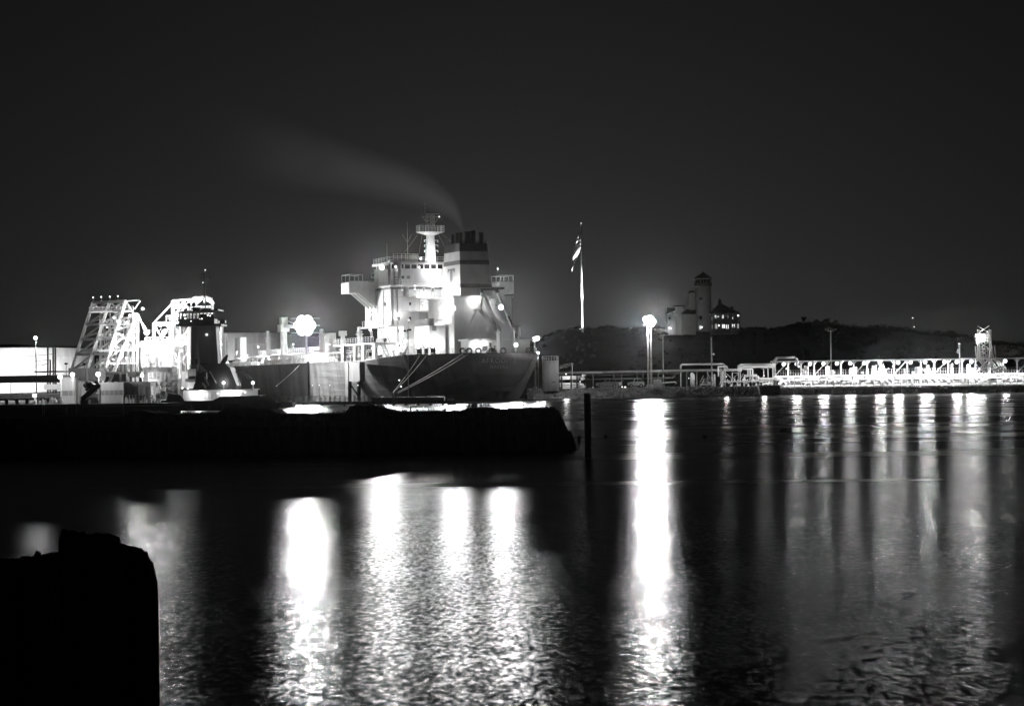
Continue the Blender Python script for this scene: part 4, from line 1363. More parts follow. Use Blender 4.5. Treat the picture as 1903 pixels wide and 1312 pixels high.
m.build('sign_lettering', emis('sign_letters', 3.0), sg)
a = V((jx(1836), 0, sz1 + .35))
o = MB().tube((a.x, 0, sz1), a, .04, 5).build('marker_light', STEEL, jt)
MB().ball(a, .12, 8, 6).build('bulb', BULBS, o)
# slim mast behind the jetty roof with a lit head
b = gnd(1784, 450)
b.z = zRoof - 4
t_ = thing('light_pole', 'slim pale pole with a lit cap rising above the right part of the jetty', 'lamp', (b.x, 450, GZ))
z = at(1784, 639, 450).z
MB().tube((b.x, 450, GZ - .5), (b.x, 450, z), .12, 8).bar((b.x - .3, 450, z), (b.x + .3, 450, z), .16).build('pole', STEEL, t_)
MB().ball((b.x - .3, 449.9, z - 1.5), .35, 8, 6, sq=(.8, .8, 1.4)).build('horn', GREYP, t_)
glow(t_, (b.x - .1, 449.7, z), 90, .16, .12, BULBS)

# ================================================================ HILLTOP
HY = 750.0
zh = at(1307, 613, HY).z - .6
PALE = mat('pale_masonry', .36, .8, .15, .3)
ROOF = mat('dark_shingle', .03, .85, .4, .8)
c = at(1307.5, 612, HY)
tw = thing('tower_house', 'pale round tower with conical roof and stepped wings on the hill', 'building', (c.x, HY, zh))
def zz(y):
    return at(1307, y, HY).z
r0, r1 = 15.6 * HY / F, 14.6 * HY / F
MB().lathe((c.x, HY, 0), [(r0, zh), (r1, zz(532))], 32).build('tower', PALE, tw, True)
gr = 17.2 * HY / F
MB().lathe((c.x, HY, 0), [(r1, zz(533)), (gr, zz(531)), (gr, zz(526)), (gr - .1, zz(526)), (r1 * .9, zz(526.3))], 32).build('gallery', DGREY, tw, True)
MB().lathe((c.x, HY, 0), [(r1 * .93, zz(527)), (r1 * .93, zz(519))], 24).build('lantern', GLASS, tw, True)
for k in range(16):
    a = k * math.pi / 8
    MB().bar((c.x + r1 * .98 * math.cos(a), HY + r1 * .98 * math.sin(a), zz(526.4)), (c.x + r1 * .98 * math.cos(a), HY + r1 * .98 * math.sin(a), zz(519)), .2).build('lantern_post', DGREY, tw)
MB().lathe((c.x, HY, 0), [(gr, zz(519.2)), (gr, zz(518))], 32).build('eave', PALE, tw, True)
MB().lathe((c.x, HY, 0), [(gr * 1.02, zz(517.9)), (.12, zz(506)), (.05, zz(503))], 32).build('roof', ROOF, tw)
def hwin(par, x0, y0, x1, y1, Y, m_, name='window'):
    a, b = at(x0, y1, Y), at(x1, y0, Y)
    w = MB().box(a.x, b.x, Y - .06, Y + .12, a.z, b.z).build(name, m_, par)
    xm = (a.x + b.x) / 2
    MB().box(xm - .04, xm + .04, Y - .09, Y - .061, a.z, b.z).box(a.x - .08, a.x, Y - .09, Y, a.z, b.z).box(b.x, b.x + .08, Y - .09, Y, a.z, b.z).build('window_frame', DGREY, par)
    return w
yf = HY - r0
hwin(tw, 1300, 553, 1304, 557.5, yf + .15, GLASS)
hwin(tw, 1300, 587, 1304, 594, yf + .1, GLASS)
hwin(tw, 1300, 606, 1303, 612, yf + .05, WINLIT)
def blk(par, x0, y0, x1, Y0, Y1, name, m_, zlo=None):
    a, b = at(x0, y0, Y0), at(x1, y0, Y0)
    return MB().box(a.x, b.x, Y0, Y1, zh - 1 if zlo is None else zlo, a.z).build(name, m_, par)
blk(tw, 1281, 545, 1291, HY - 2, HY + 2, 'chimney_stack', PALE)
blk(tw, 1281.5, 540.5, 1290, HY - 2.3, HY + 2.3, 'chimney_cap', ROOF, at(1285, 545, HY).z + .002)
a = [at(1269, 580, HY - 1), at(1281, 562, HY - 1), at(1292, 557, HY - 1), at(1292, 613, HY - 1), at(1266, 613, HY - 1), at(1266, 582, HY - 1)]
MB().prism(a, (0, 3, 0)).build('sloping_wall', PALE, tw)
blk(tw, 1255, 570, 1270, HY - 2.5, HY + 5, 'wing_block', PALE)
blk(tw, 1254, 567.5, 1272, HY - 3, HY + 5.5, 'wing_roof', ROOF, at(1260, 570, HY - 2.5).z + .003)
blk(tw, 1266, 584, 1293, HY - 4.5, HY - 1.1, 'front_wing', PALE)
a = [at(1267, 584, HY - 4.8), at(1292, 584, HY - 4.8), at(1291, 576, HY - 1.2), at(1277, 576, HY - 1.2)]
MB().prism([at(1266, 583.8, HY - 4.8), at(1293, 583.8, HY - 4.8), at(1293, 576, HY - 1.3), at(1276, 576, HY - 1.3)], (0, .05, .25)).build('front_roof', ROOF, tw)
blk(tw, 1240, 584, 1255, HY - 3, HY + 4, 'end_wing', PALE)
MB().prism([at(1238, 584, HY - 3.3), at(1255, 577, HY - 3.3), at(1255, 572, HY - 3.3), at(1240, 572, HY - 3.3)], (0, 7, 0)).build('end_roof', ROOF, tw)
hwin(tw, 1242.5, 589, 1246, 594, HY - 3.02, GLASS)
o = MB().box(at(1244, 609, HY - 4.4).x - .2, at(1244, 609, HY - 4.4).x + .2, HY - 4.2, HY - 3.05, at(1244, 609, HY - 4).z + .25, at(1244, 609, HY - 4).z + .4).build('wall_lamp', STEEL, tw)
glow(o, at(1244, 609.5, HY - 4.6), 110, .35, .28, BULBS)
glow(o, at(1247, 610.5, HY - 4.6), 50, .3, .24, BULBS)
glow(o, at(1304.5, 608, HY - 4.3), 60, .3, .24, BULBS)
# pavilion
c = at(1349, 612, HY - 3)
pv = thing('porch_house', 'two-storey house with hipped roof, porch posts and lit windows beside the tower', 'house', (c.x, HY - 3, zh))
Y0 = HY - 6
a, b = at(1322, 582, Y0), at(1374, 582, Y0)
MB().box(a.x + .3, b.x - .3, Y0 + 1.5, Y0 + 9, zh - 1, a.z).build('walls', DGREY, pv)
e0, e1 = at(1320.5, 582, Y0).x, at(1376, 582, Y0).x
zE, zR = at(1349, 582, Y0).z, at(1349, 563.5, Y0).z
xm = at(1340, 570, Y0).x
vs_ = [(e0, Y0 - .3, zE), (e1, Y0 - .3, zE), (e1, Y0 + 9.5, zE), (e0, Y0 + 9.5, zE), (xm - .4, Y0 + 4.5, zR), (xm + .6, Y0 + 4.5, zR)]
rf = MB().add(vs_, [(0, 1, 5, 4), (1, 2, 5), (2, 3, 4, 5), (3, 0, 4), (0, 3, 2, 1)]).build('roof', ROOF, pv)
MB().box(xm - .6, xm + .55, Y0 + 4, Y0 + 5, zR - 1.5, at(1340, 557, Y0).z).box(xm - .2, xm + .2, Y0 + 4.3, Y0 + 4.7, at(1340, 557, Y0).z, at(1340, 553.5, Y0).z).build('chimney', ROOF, rf)
q = at(1358, 570, Y0 + 4)
MB().box(q.x - .7, q.x + .7, Y0 + 2, Y0 + 5, q.z - 1.2, q.z).build('dormer', ROOF, rf)
zF = at(1349, 599, Y0).z
MB().box(a.x, b.x, Y0, Y0 + 1.5, zF - .5, zF).build('porch_floor', DGREY, pv)
for px in (1322, 1328, 1334, 1341, 1352, 1358, 1363, 1369, 1375):
    x = at(px, 590, Y0).x
    MB().bar((x, Y0 + .15, zh - .5), (x, Y0 + .15, zE), .22).build('porch_post', DGREY, pv)
MB().rail([(a.x, Y0 + .1, zF), (b.x, Y0 + .1, zF)], h=1, step=.5, w=.08).build('porch_railing', DGREY, pv)
for x0, y0, x1, y1, m_ in ((1327.5, 602.5, 1333, 611, WINDIM), (1342, 603, 1347.5, 610, WINLIT), (1349.5, 603.5, 1354, 611, WINLIT), (1360, 602, 1366, 609, WINDIM), (1369.5, 602, 1373, 610, WINDIM),
                           (1342.5, 585.5, 1344.5, 592, WINLIT), (1321.3, 589, 1323, 596, WINLIT), (1328, 586, 1331.5, 592, WINDIM), (1351, 586, 1353, 591, WINLIT), (1361.5, 588, 1363.5, 593, WINLIT), (1322, 604, 1324, 611, WINDIM)):
    hwin(pv, x0, y0, x1, y1, Y0 + 1.48, m_)
for px, py, r_, pw_ in ((1328.5, 587.5, .26, 60), (1334, 588.5, .25, 60), (1372, 586.5, .3, 60), (1336, 605, .28, 60), (1363, 604.5, .32, 80), (1362, 591.5, .16, 10)):
    q = at(px, py, Y0 + .9)
    o = MB().tube(q + V((0, 0, .2)), q + V((0, 0, .7)), .04, 4).build('porch_lamp', DGREY, pv)
    glow(o, q, pw_, r_ * 1.2, r_, BULBS)

# ---- flagpole and flag
FY = 720.0
a, b = at(1082.5, 613, FY), at(1079.5, 416, FY)
a.z -= .8
x_, zt = a.x, b.z
fp_ = thing('flagpole', 'very tall white flagpole floodlit from below on the hill', 'flagpole', a)
MB().tube(a, V((x_, FY, zt)), .3, 10, .2).build('pole', mat('flagpole_white', .8, .4, .05), fp_, True)
MB().ball((x_, FY, zt + .2), .3, 10, 8).build('finial', WHITE, fp_, True)
sl = bpy.data.lights.new('lamp_light', 'SPOT')
sl.energy = 260000
sl.spot_size = R(34)
sl.spot_blend = .5
sl.shadow_soft_size = .2
so = bpy.data.objects.new('lamp_light', sl)
sc.collection.objects.link(so)
fl_ = thing('ground_floodlight', 'low floodlight on the hilltop at the foot of the flagpole', 'floodlight', (x_ - 1.2, FY - 5, a.z + .5))
MB().box(x_ - 1.5, x_ - .9, FY - 5.3, FY - 4.8, a.z + .3, a.z + .7).build('housing', BLACK, fl_)
so.parent = fl_
so.location = (0, 0, .5)
glow(fl_, (x_ - .9, FY - 5.1, a.z + .95), 4000, .2, .12, BULBS, aim=(.2, 1, 1.0), cone=84)
d = V((x_ - .2, FY, zt - 12)) - V((x_ - 1.2, FY - 5, a.z + 1))
so.rotation_euler = d.to_track_quat('-Z', 'Y').to_euler()
# limp striped flag: hoist runs down the pole, the fly hangs in folds
nu, nv = 39, 40
hoist, fly = 7.9, 11.5
vs_, fs_, mi = [], [], []
for i in range(nu + 1):
    u = i / nu
    for j in range(nv + 1):
        v = j / nv
        d = fly * v
        wd = .5 + 2.3 * u                                  # the lower hoist swings farther from the pole
        sw_ = 1 - math.exp(-d / 1.3)
        ox = -.22 - wd * sw_ + .28 * math.sin(v * 9 + u * 3) * v
        oy = -.3 * sw_ + .5 * math.sin(v * 13 + u * 6) * min(1, d / 2.5) * .8
        dz = -.42 * min(d, 2.0) - .78 * max(0, d - 2.0) * (1 - .18 * u)
        vs_.append((x_ + ox, FY - .3 + oy, zt - .7 - hoist * u + dz))
for i in range(nu):
    for j in range(nv):
        k = i * (nv + 1) + j
        fs_.append((k, k + 1, k + nv + 2, k + nv + 1))
        st_ = int(i / nu * 13)
        mi.append(2 if (st_ < 7 and j / nv < .4) else st_ % 2)
fm = MB().add(vs_, fs_)
fm.m = mi
solo(fm, 'flag', [mat('flag_dark_stripe', .06, .9, .1), mat('flag_light_stripe', .8, .9, .1), mat('flag_canton', .02, .9, .1)], 'limp striped flag hanging in folds near the top of the flagpole', 'flag', (x_, FY, zt - 1.6), smooth=True)

# ---- distant light mast beyond the ridge
b = at(1698, 619, 840)
lm = thing('radio_mast', 'distant slender mast with small lights beyond the right ridge', 'mast', (b.x, 840, b.z - 4))
zt = at(1696, 590, 840).z
m = MB()
for dx, dy in ((-.4, 0), (.4, 0), (0, .6)):
    m.bar((b.x + dx, 840 + dy, b.z - 4), (b.x + dx * .4, 840 + dy * .4, zt), .05)
for k in range(12):
    z0, z1 = b.z - 4 + (zt - b.z + 4) * k / 12, b.z - 4 + (zt - b.z + 4) * (k + 1) / 12
    m.bar((b.x - .4, 840, z0), (b.x + .4, 840, z1), .04)
m.build('lattice', DGREY, lm)
for px, py, r_ in ((1696, 591, .22), (1699, 607.5, .2), (1695, 616, .1), (1699, 620.5, .16)):
    q = at(px, py, 839.3)
    MB().ball(q, r_, 8, 6).tube(q, V((b.x, 840, q.z)), .04, 4).build('beacon', BULBS, lm)

# ================================================================ LEFT: STORAGE TANKS, LOADING TOWERS, TUG, BARGE
def pbox(mb, x0, y0, x1, y1, Y0, Y1, mi=0):
    """box whose front face (at Y0) covers the pixel rectangle"""
    a, b = at(x0, y1, Y0), at(x1, y0, Y0)
    return mb.box(a.x, b.x, Y0, Y1, a.z, b.z, mi)
def oil_tank(px0, px1, ytop, Y, label, stair=False):
    a, b = at(px0, ytop, Y), at(px1, ytop, Y)
    r = (b.x - a.x) / 2
    c = V(((a.x + b.x) / 2, Y + r, 1.6))
    zt = at((px0 + px1) / 2, ytop, Y).z
    t_ = thing('storage_tank', label, 'tank', c, 'white oil storage tanks')
    MB().lathe(c, [(r, 0), (r, zt - 1.6), (r * .3, zt - 1.6 + r * .03)], 64).build('shell', CREAM, t_, True)
    m = MB()
    for k in range(1, 5):
        z = 1.6 + (zt - 1.6) * k / 5
        m.lathe((c.x, c.y, z), [(r + .01, 0), (r + .03, .02), (r + .03, .08), (r + .01, .1)], 64)
    m.build('weld_rings', CREAM, t_)
    m = MB()
    n = 60
    for i in range(n):
        a0, a1 = i * 2 * math.pi / n, (i + 1) * 2 * math.pi / n
        p0, p1 = V((c.x + r * math.cos(a0), c.y + r * math.sin(a0), zt)), V((c.x + r * math.cos(a1), c.y + r * math.sin(a1), zt))
        if -3.0 < a0 - math.pi * 1.5 < -.7:
            m.bar(p0, p0 + V((0, 0, 1)), .1)
            m.bar(p0 + V((0, 0, 1)), p1 + V((0, 0, 1)), .1).bar(p0 + V((0, 0, .5)), p1 + V((0, 0, .5)), .08)
    m.build('rim_railing', WHITE, t_)
    return t_
oil_tank(-190, 142, 647.5, 640, 'very bright white oil storage tank at the far left edge')
oil_tank(300, 520, 619, 650, 'wide pale oil storage tank behind the tug and the tanker deck')
for px, py, Y, pw_, aim_, lab in ((105, 703, 612, 60000, (-.2, 1, .25), 'added unseen lamp hidden behind the flat canopy, lighting the bright white tank'), (20, 703, 612, 60000, (-.2, 1, .25), 'added lamp at the foot of the bright white tank, beyond the left edge'), (450, 690, 625, 16000, (0, 1, .2), 'added unseen lamp behind the tanker deck, lighting the wide pale tank')):
    q = at(px, py, Y)
    t_ = thing('added_tank_light', lab, 'floodlight', (q.x, Y, 1.6))  # unseen lamps added to brighten the two tanks
    MB().tube((q.x, Y, 1.6), (q.x, Y, q.z - .3), .1, 6).box(q.x - .4, q.x + .4, Y - .6, Y - .4, q.z - .3, q.z + .3).build('housing', BLACK, t_)
    glow(t_, q, pw_, .4, .3, BULBS, aim=aim_)
# poles before the left tank
for px, y0, lab in ((89, 646, 'left thin dark pole in front of the bright white tank'), (99, 646, 'middle pole of three in front of the bright white tank'), (103, 646, 'right dark pole in front of the bright white tank'), (93.5, 669, 'short stubby dark post in front of the bright white tank')):
    a, b = at(px, 742, 560), at(px, y0, 560)
    solo(MB().tube((a.x, 560, 1), b, .22, 6), 'dock_pole', DSTEEL, lab, 'pole', (a.x, 560, 1), 'poles before the white tank')

for k, (y0, y1, x1, lab) in enumerate(((663, 658, 97, 'topmost thin wire crossing the bright white tank'), (674, 668, 95, 'second thin wire crossing the bright white tank'), (682, 676, 90, 'third thin wire crossing the bright white tank'), (690, 676, 89, 'steep lowest wire crossing the bright white tank'))):
    m = MB()
    pp = [at(20 + (x1 - 20) * q / 8, y0 + (y1 - y0) * (q / 8) ** 1.6, 558) for q in range(9)]
    for p, q in zip(pp, pp[1:]):
        m.tube(p, q, .07, 4)
    solo(m, 'cable', DSTEEL, lab, 'wire', pp[0], 'wires before the white tank')
# ---- loading dock platform
dkp = thing('loading_dock', 'low loading dock platform under the lattice towers at the left', 'dock', (at(200, 740, 450).x, 450, 0))
a, b = at(-60, 740, 432), at(432, 740, 432)
MB().box(a.x, b.x, 425, 480, 1.2, 2.0).build('deck', CONC, dkp)
for i in range(26):
    x = a.x + (b.x - a.x) * (i + .5) / 26
    MB().tube((x, 426, -2), (x, 426, 1.2), .35, 8).build('pile', CONC, dkp, True)
# ---- lattice loading tower A (leaning front frame, upright back columns)
ta = thing('loading_tower', 'left floodlit lattice loading tower with leaning front legs', 'tower', (at(190, 700, 448).x, 448, 2.0))
def pb(lst, w, name, m_, par):
    mb = MB()
    for (x0, y0, Y0), (x1, y1, Y1) in lst:
        mb.bar(at(x0, y0, Y0), at(x1, y1, Y1), w)
    return mb.build(name, m_, par)
def lerp2(p, q, t):
    return tuple(p[i] + (q[i] - p[i]) * t for i in range(3))
L1b, L1t = (118, 735, 456), (173, 562, 456)
L2b, L2t = (182, 735, 442), (233, 558.5, 442)
L3b, L3t = (192, 735, 436), (256, 588, 436)
L4b, L4t = (148, 735, 449), (204, 560.5, 449)
for p, q in ((L1b, L1t), (L4b, L4t), (L2b, L2t), (L3b, L3t)):
    pb([(p, q)], .55, 'leaning_leg', WHITE, ta)
for t_ in (.02, .27, .44, .60, .76, .9, .995):
    w = .5 if t_ > .2 else .3
    pb([(lerp2(L1b, L1t, t_), lerp2(L4b, L4t, t_)), (lerp2(L4b, L4t, t_), lerp2(L2b, L2t, t_))], w, 'front_beam', WHITE, ta)
ts = [.27, .44, .60, .76, .9]
dg = []
for t0, t1 in zip(ts, ts[1:] + [.995]):
    dg += [(lerp2(L1b, L1t, t0), lerp2(L4b, L4t, t1)), (lerp2(L4b, L4t, t0), lerp2(L2b, L2t, t1)), (lerp2(L1b, L1t, t0 + .01), lerp2(L4b, L4t, (t0 + t1) / 2))]
pb(dg, .26, 'front_brace', WHITE, ta)
dg = []
for k in range(5):
    t0 = .25 + k * .14
    dg += [(lerp2(L2b, L2t, t0), lerp2(L3b, L3t, min(1, t0 + .25)))]
    dg += [(lerp2(L2b, L2t, t0), lerp2(L3b, L3t, t0 + .04))]
pb(dg, .24, 'side_brace', WHITE, ta)
for px, y0, Y in ((187, 575, 462), (215, 570, 458), (248, 580, 446), (256, 584, 444), (238, 596, 450)):
    pb([((px, 735, Y), (px, y0, Y))], .42, 'column', WHITE, ta)
pb([(L2t, (248, 582, 446)), (L4t, (215, 572, 458)), (L1t, (187, 577, 462)), ((233, 560, 444), (259, 558, 444)), ((261, 559, 443), (250, 575, 443)), ((256, 588, 436), (272, 612, 436)), ((258, 586, 436), (268, 612, 436))], .24, 'top_strut', WHITE, ta)
for yy, x0, x1 in ((580, 166, 248), (604, 185, 255), (630, 182, 258), (652, 180, 258), (676, 180, 258)):
    m = MB().bar(at(x0, yy, 447), at(x1, yy - 1.2, 445), .3)
    m.rail([at(x0, yy - .5, 447), at(x1, yy - 1.5, 445)], h=.95, step=.9, w=.09)
    m.build('walkway', WHITE, ta)
# loading arms and hoses inside the frame
for k in range(16):
    px = 190 + k * 3.9 + rnd.uniform(-1, 1)
    Y = rnd.uniform(450, 457)
    y0 = rnd.uniform(582, 600)
    bend = rnd.uniform(-6, 6)
    MB().path([at(px + bend, y0, Y), at(px + bend * .4, y0 + 25, Y), at(px, y0 + 55, Y), at(px, 700, Y)], rnd.choice((.12, .16, .22)), 6).build('loading_hose', (STEEL, CREAM, GREYP)[k % 3], ta, True)
m = MB()
for k in range(60):
    p = at(rnd.uniform(188, 255), rnd.uniform(582, 690), rnd.uniform(447, 456))
    m.bar(p, p + V((rnd.uniform(-1.3, 1.3), 0, rnd.uniform(-1.3, 1.3))), .1)
m.stuff('small_pipework', CREAM, ta)
def tower_lamp(par, px, py, Y, power, r, foot=None, aim=None, cone=150):
    power *= 2.2
    p = at(px, py, Y)
    if foot:
        q = at(*foot)
        o = MB().bar(q, p + V((0, r, 0)), .08).box(p.x - r, p.x + r, p.y - .1 + r, p.y + .2 + r, p.z - .2, p.z + r).build('floodlight', STEEL, par)
    else:
        o = MB().box(p.x - r, p.x + r, p.y + r, p.y + r + .3, p.z - r * .6, p.z + r * .6).build('floodlight', STEEL, par)
    glow(o, p, power, r * 1.2, r, aim=aim, cone=cone)
for px, py in ((173, 553), (188, 552), (204, 551.5), (219, 550.5)):
    tower_lamp(ta, px, py, 449, 10, .14, (px + .5, 561, 449))
tower_lamp(ta, 253, 586, 434, 2600, .5)
tower_lamp(ta, 241, 586, 434, 10, .22)
tower_lamp(ta, 199, 608, 440, 10, .16)
tower_lamp(ta, 265, 574, 436, 10, .3)
tower_lamp(ta, 215, 640, 440, 1500, .2)
tower_lamp(ta, 235, 665, 438, 1200, .22)
tower_lamp(ta, 225, 610, 444, 10, .2)
# ---- tower B
tbw = thing('loading_tower', 'right floodlit lattice loading tower partly hidden by the tug wheelhouse', 'tower', (at(350, 700, 448).x, 448, 2.0))
pb([((286, 601, 440), (420, 598, 440)), ((286, 604, 440), (356, 602, 440))], .5, 'main_beam', WHITE, tbw)
for px, y0, y1, w in ((286, 600, 634, .5), (318, 600, 735, .6), (321.5, 559, 600, .5), (352, 557, 735, .5), (412, 600, 735, .5), (335, 602, 735, .35), (395, 560, 735, .4)):
    pb([((px, y1, 440), (px, y0, 440))], w, 'column', WHITE, tbw)
pb([((321, 559, 440), (395, 555, 440)), ((321, 572, 441), (395, 570, 441)), ((321, 585, 441), (395, 583, 441))], .4, 'top_beam', WHITE, tbw)
pb([((288, 598, 440), (320, 564, 440)), ((287, 604, 440), (303, 632, 440)), ((316, 604, 440), (301, 630, 440)), ((322, 598, 440), (352, 560, 440)), ((340, 559, 440), (352, 572, 440)), ((324, 590, 440), (340, 562, 440)), ((319, 604, 441), (355, 640, 441)),
    ((355, 604, 441), (322, 650, 441)), ((319, 650, 441), (355, 690, 441)), ((352, 650, 441), (319, 700, 441)), ((330, 632, 440), (352, 612, 440))], .3, 'brace', WHITE, tbw)
m = MB().rail([at(309, 597, 439), at(336, 596, 439)], h=1.1, step=.7, w=.1).rail([at(270, 640, 438), at(352, 637, 438)], h=1.3, step=.9, w=.12).rail([at(322, 575, 440), at(350, 574, 440)], h=1, step=.6, w=.1).rail([at(322, 588, 440), at(350, 587, 440)], h=1, step=.6, w=.1)
m.bar(at(258, 641, 438), at(352, 638, 438), .6)
m.build('walkway', WHITE, tbw)
m = MB()
for k in range(90):
    p = at(rnd.uniform(300, 352), rnd.uniform(605, 700), rnd.uniform(438, 446))
    m.bar(p, p + V((rnd.uniform(-1.2, 1.2), 0, rnd.uniform(-1.2, 1.2))), .12)
for k in range(8):
    x = 322 + k * 4
    m.path([at(x, 605, 444), at(x + rnd.uniform(-3, 3), 640, 444), at(x, 690, 444)], .16, 6)
m.stuff('small_pipework', CREAM, tbw)
# white hose bundle slung over the top of tower B
m = MB()
for k in range(6):
    m.path([at(352 + k * 2, 566, 438), at(360 + k * 3, 555 - (k % 2), 438), at(375 + k * 3, 553 + k % 3, 438), at(392 + k, 558 + k * 1.5, 438)], .35, 7)
m.build('hose_bundle', WHITE, tbw, True)
tower_lamp(tbw, 272.5, 618, 434, 3400, .55, (272.5, 640, 434), None)
tower_lamp(tbw, 305, 617, 433, 1700, .5)
tower_lamp(tbw, 329, 563, 438, 600, .35)
tower_lamp(tbw, 380, 560, 434, 900, .3)
tower_lamp(tbw, 340, 640, 436, 10, .25)
tower_lamp(tbw, 330, 670, 436, 1100, .28)
tower_lamp(tbw, 300, 655, 431, 500, .3)
tower_lamp(tbw, 283, 672, 431, 10, .2)
tower_lamp(tbw, 410, 640, 434, 38000, .3, None, (.9, -.3, -.25), 90)
for k in range(26):  # more glowing bulbs added at random over both towers
    par, lo_x, hi_x, lo_y, hi_y = ((ta, 185, 258, 590, 700), (tbw, 290, 350, 605, 700))[k % 2]
    p = at(rnd.uniform(lo_x, hi_x), rnd.uniform(lo_y, hi_y), rnd.uniform(436, 439))
    r_ = rnd.choice((.12, .18, .26))
    o = MB().box(p.x - .1, p.x + .1, p.y + .1, p.y + .5, p.z + r_, p.z + r_ + .1).build('added_lamp', STEEL, par)
    MB().ball(p, r_, 8, 6).build('bulb', BULBS, o)
# ---- white process modules below the towers
def module(px0, y0, px1, y1, Y, D, label, m_=WHITE, det=True):
    a = at((px0 + px1) / 2, y1, Y)
    t_ = thing('process_module', label, 'module', (a.x, Y, a.z), 'white process modules on the loading dock')
    pbox(MB(), px0, y0, px1, y1, Y, Y + D).build('casing', m_, t_)
    if det:
        m = MB().rail([at(px0, y0, Y + .1), at(px1, y0, Y + .1)], h=1.1, step=.7, w=.09)
        m.build('roof_railing', WHITE, t_)
        n = max(2, int((px1 - px0) / 9))
        for k in range(n):
            x0 = px0 + (px1 - px0) * (k + .1) / n
            pbox(MB(), x0, y0 + 2.5, x0 + (px1 - px0) / n * .8, y1 - 2.5, Y - .06, Y).build('panel', m_, t_)
    m = MB()
    for k in range(int((px1 - px0) * (y1 - y0) / 38)):
        x, y = rnd.uniform(px0, px1), rnd.uniform(y0, y1)
        p = at(x, y, Y - rnd.uniform(.15, .7))
        k_ = rnd.random()
        if k_ < .35:
            m.bar(p, p + V((rnd.uniform(-1.5, 1.5), 0, 0)), .1)
        elif k_ < .7:
            m.bar(p, p + V((0, 0, rnd.uniform(-1.5, 1.5))), .1)
        else:
            m.box(p.x - .25, p.x + .25, p.y, p.y + .3, p.z - .2, p.z + .2)
    m.stuff('small_fittings', CREAM, t_)
    m = MB()
    for k in range(max(2, int((px1 - px0) / 8))):
        x, y = rnd.uniform(px0 + 1, px1 - 3), rnd.uniform(y0 + 1, y1 - 3)
        pbox(m, x, y, x + rnd.uniform(1.5, 4), y + rnd.uniform(1, 3), Y - .12, Y - .07)
    m.stuff('dark_openings', DGREY, t_)
    return t_
module(266, 682, 300, 742, 410, 8, 'tall white module right of the ribbed grey boxes under the floodlight')
module(299, 682, 320, 706, 409, 6, 'small grey-white module with a dark hatch beside the tug', CREAM)
module(276, 704, 330, 742, 404, 5, 'long low white module directly left of the tug')
module(262, 645, 318, 684, 437, 8, 'upper white module hanging below the gangway between both towers')
module(180, 690, 262, 700, 428, 8, 'flat white module between the legs of the left tower', WHITE)
# crates and drums between
for px0, y0, px1, y1, lab in ((212, 695, 222, 709, 'left dark crate standing between the left tower legs'), (226, 695, 234, 708, 'right dark crate standing between the left tower legs')):
    a = at(px0, y1, 424)
    mb = MB()
    pbox(mb, px0, y0, px1, y1, 424, 426)
    for k in range(5):
        y = y0 + (y1 - y0) * (k + .15) / 5
        pbox(mb, px0 - .4, y, px1 + .4, y + .9, 423.9, 424)
    solo(mb, 'equipment_crate', DGREY, lab, 'crate', a, 'dark crates in the left tower')

# ---- work barge with housings
BY = 252.0
zb_ = at(190, 750, BY).z
bg = thing('work_barge', 'long low black work barge in front of the loading dock', 'barge', (at(150, 760, BY).x, BY, 0))
a, b = at(-80, 750, BY), at(335, 750, BY)
MB().prism([(a.x, BY, -.5), (b.x - .6, BY, -.5), (b.x, BY, .1), (b.x, BY, zb_ - .02), (a.x, BY, zb_ - .02)], (-2.2, 9, 0)).build('hull', BLACK, bg)
m = MB().box(a.x, b.x, BY - .08, BY, zb_ - .35, zb_ - .2)
m.build('rubbing_strake', DSTEEL, bg)
for px in (79, 83, 124, 142, 230):
    q = at(px, 752, BY - .05)
    MB().tube((q.x, BY - .1, .05), (q.x, BY - .1, zb_ - .1), .06, 6).build('hull_pipe', STEEL, bg)
m = MB().rail([(at(64, 749, BY).x, BY + .3, zb_), (at(112, 749, BY).x, BY + .3, zb_)], h=.7, step=.4, w=.05).rail([(at(228, 749, BY).x, BY + .3, zb_), (at(282, 749, BY).x, BY + .3, zb_)], h=.9, step=.35, w=.06)
m.build('deck_railing', WHITE, bg)
m = MB()
for k in range(60):
    px = rnd.choice((rnd.uniform(64, 115), rnd.uniform(228, 300)))
    q = at(px, rnd.uniform(737, 748), BY + rnd.uniform(.6, 2))
    m.tube((q.x, q.y, zb_), q, rnd.uniform(.03, .12), 6)
m.stuff('deck_pipes', WHITE, bg)
def housing(px0, y0, px1, y1, Y, D, label, m_=GREYP, stripe=None, ribs=True, base=None):
    a = at((px0 + px1) / 2, y1, Y)
    t_ = thing('steel_housing', label, 'container', (a.x, Y, zb_), 'steel housings on the work barge')
    q0, q1 = at(px0, y1, Y), at(px1, y0, Y)
    body = MB().box(q0.x, q1.x, Y, Y + D, min(q0.z, zb_) if base is None else q0.z, q1.z).build('body', m_, t_)
    if stripe:
        pbox(MB(), px0, stripe[0], px1, stripe[1], Y - .02, Y).build('stripe', DGREY, body)
    if ribs:
        n = max(2, int((q1.x - q0.x) / .5))
        m = MB()
        for k in range(n + 1):
            x = q0.x + (q1.x - q0.x) * k / n
            m.box(x - .03, x + .03, Y - .05, Y - .021, q0.z, q1.z)
        m.build('ribs', m_, body)
    return t_
housing(116, 700.5, 139, 749, 256, 3, 'tall grey housing with a dark stripe left of the black grab', GREYP, (726, 735.5))
housing(139, 708, 151, 749, 257.5, 3, 'narrow grey housing just behind the tall striped one', GREYP)
housing(128, 684, 158, 708, 259, 4, 'upper dark grey container left of the pale gap', DGREY, None, True, 1)
housing(158.2, 684, 164.5, 708, 259.3, 4, 'pale strip container between two dark upper containers', GREYP, None, False, 1)
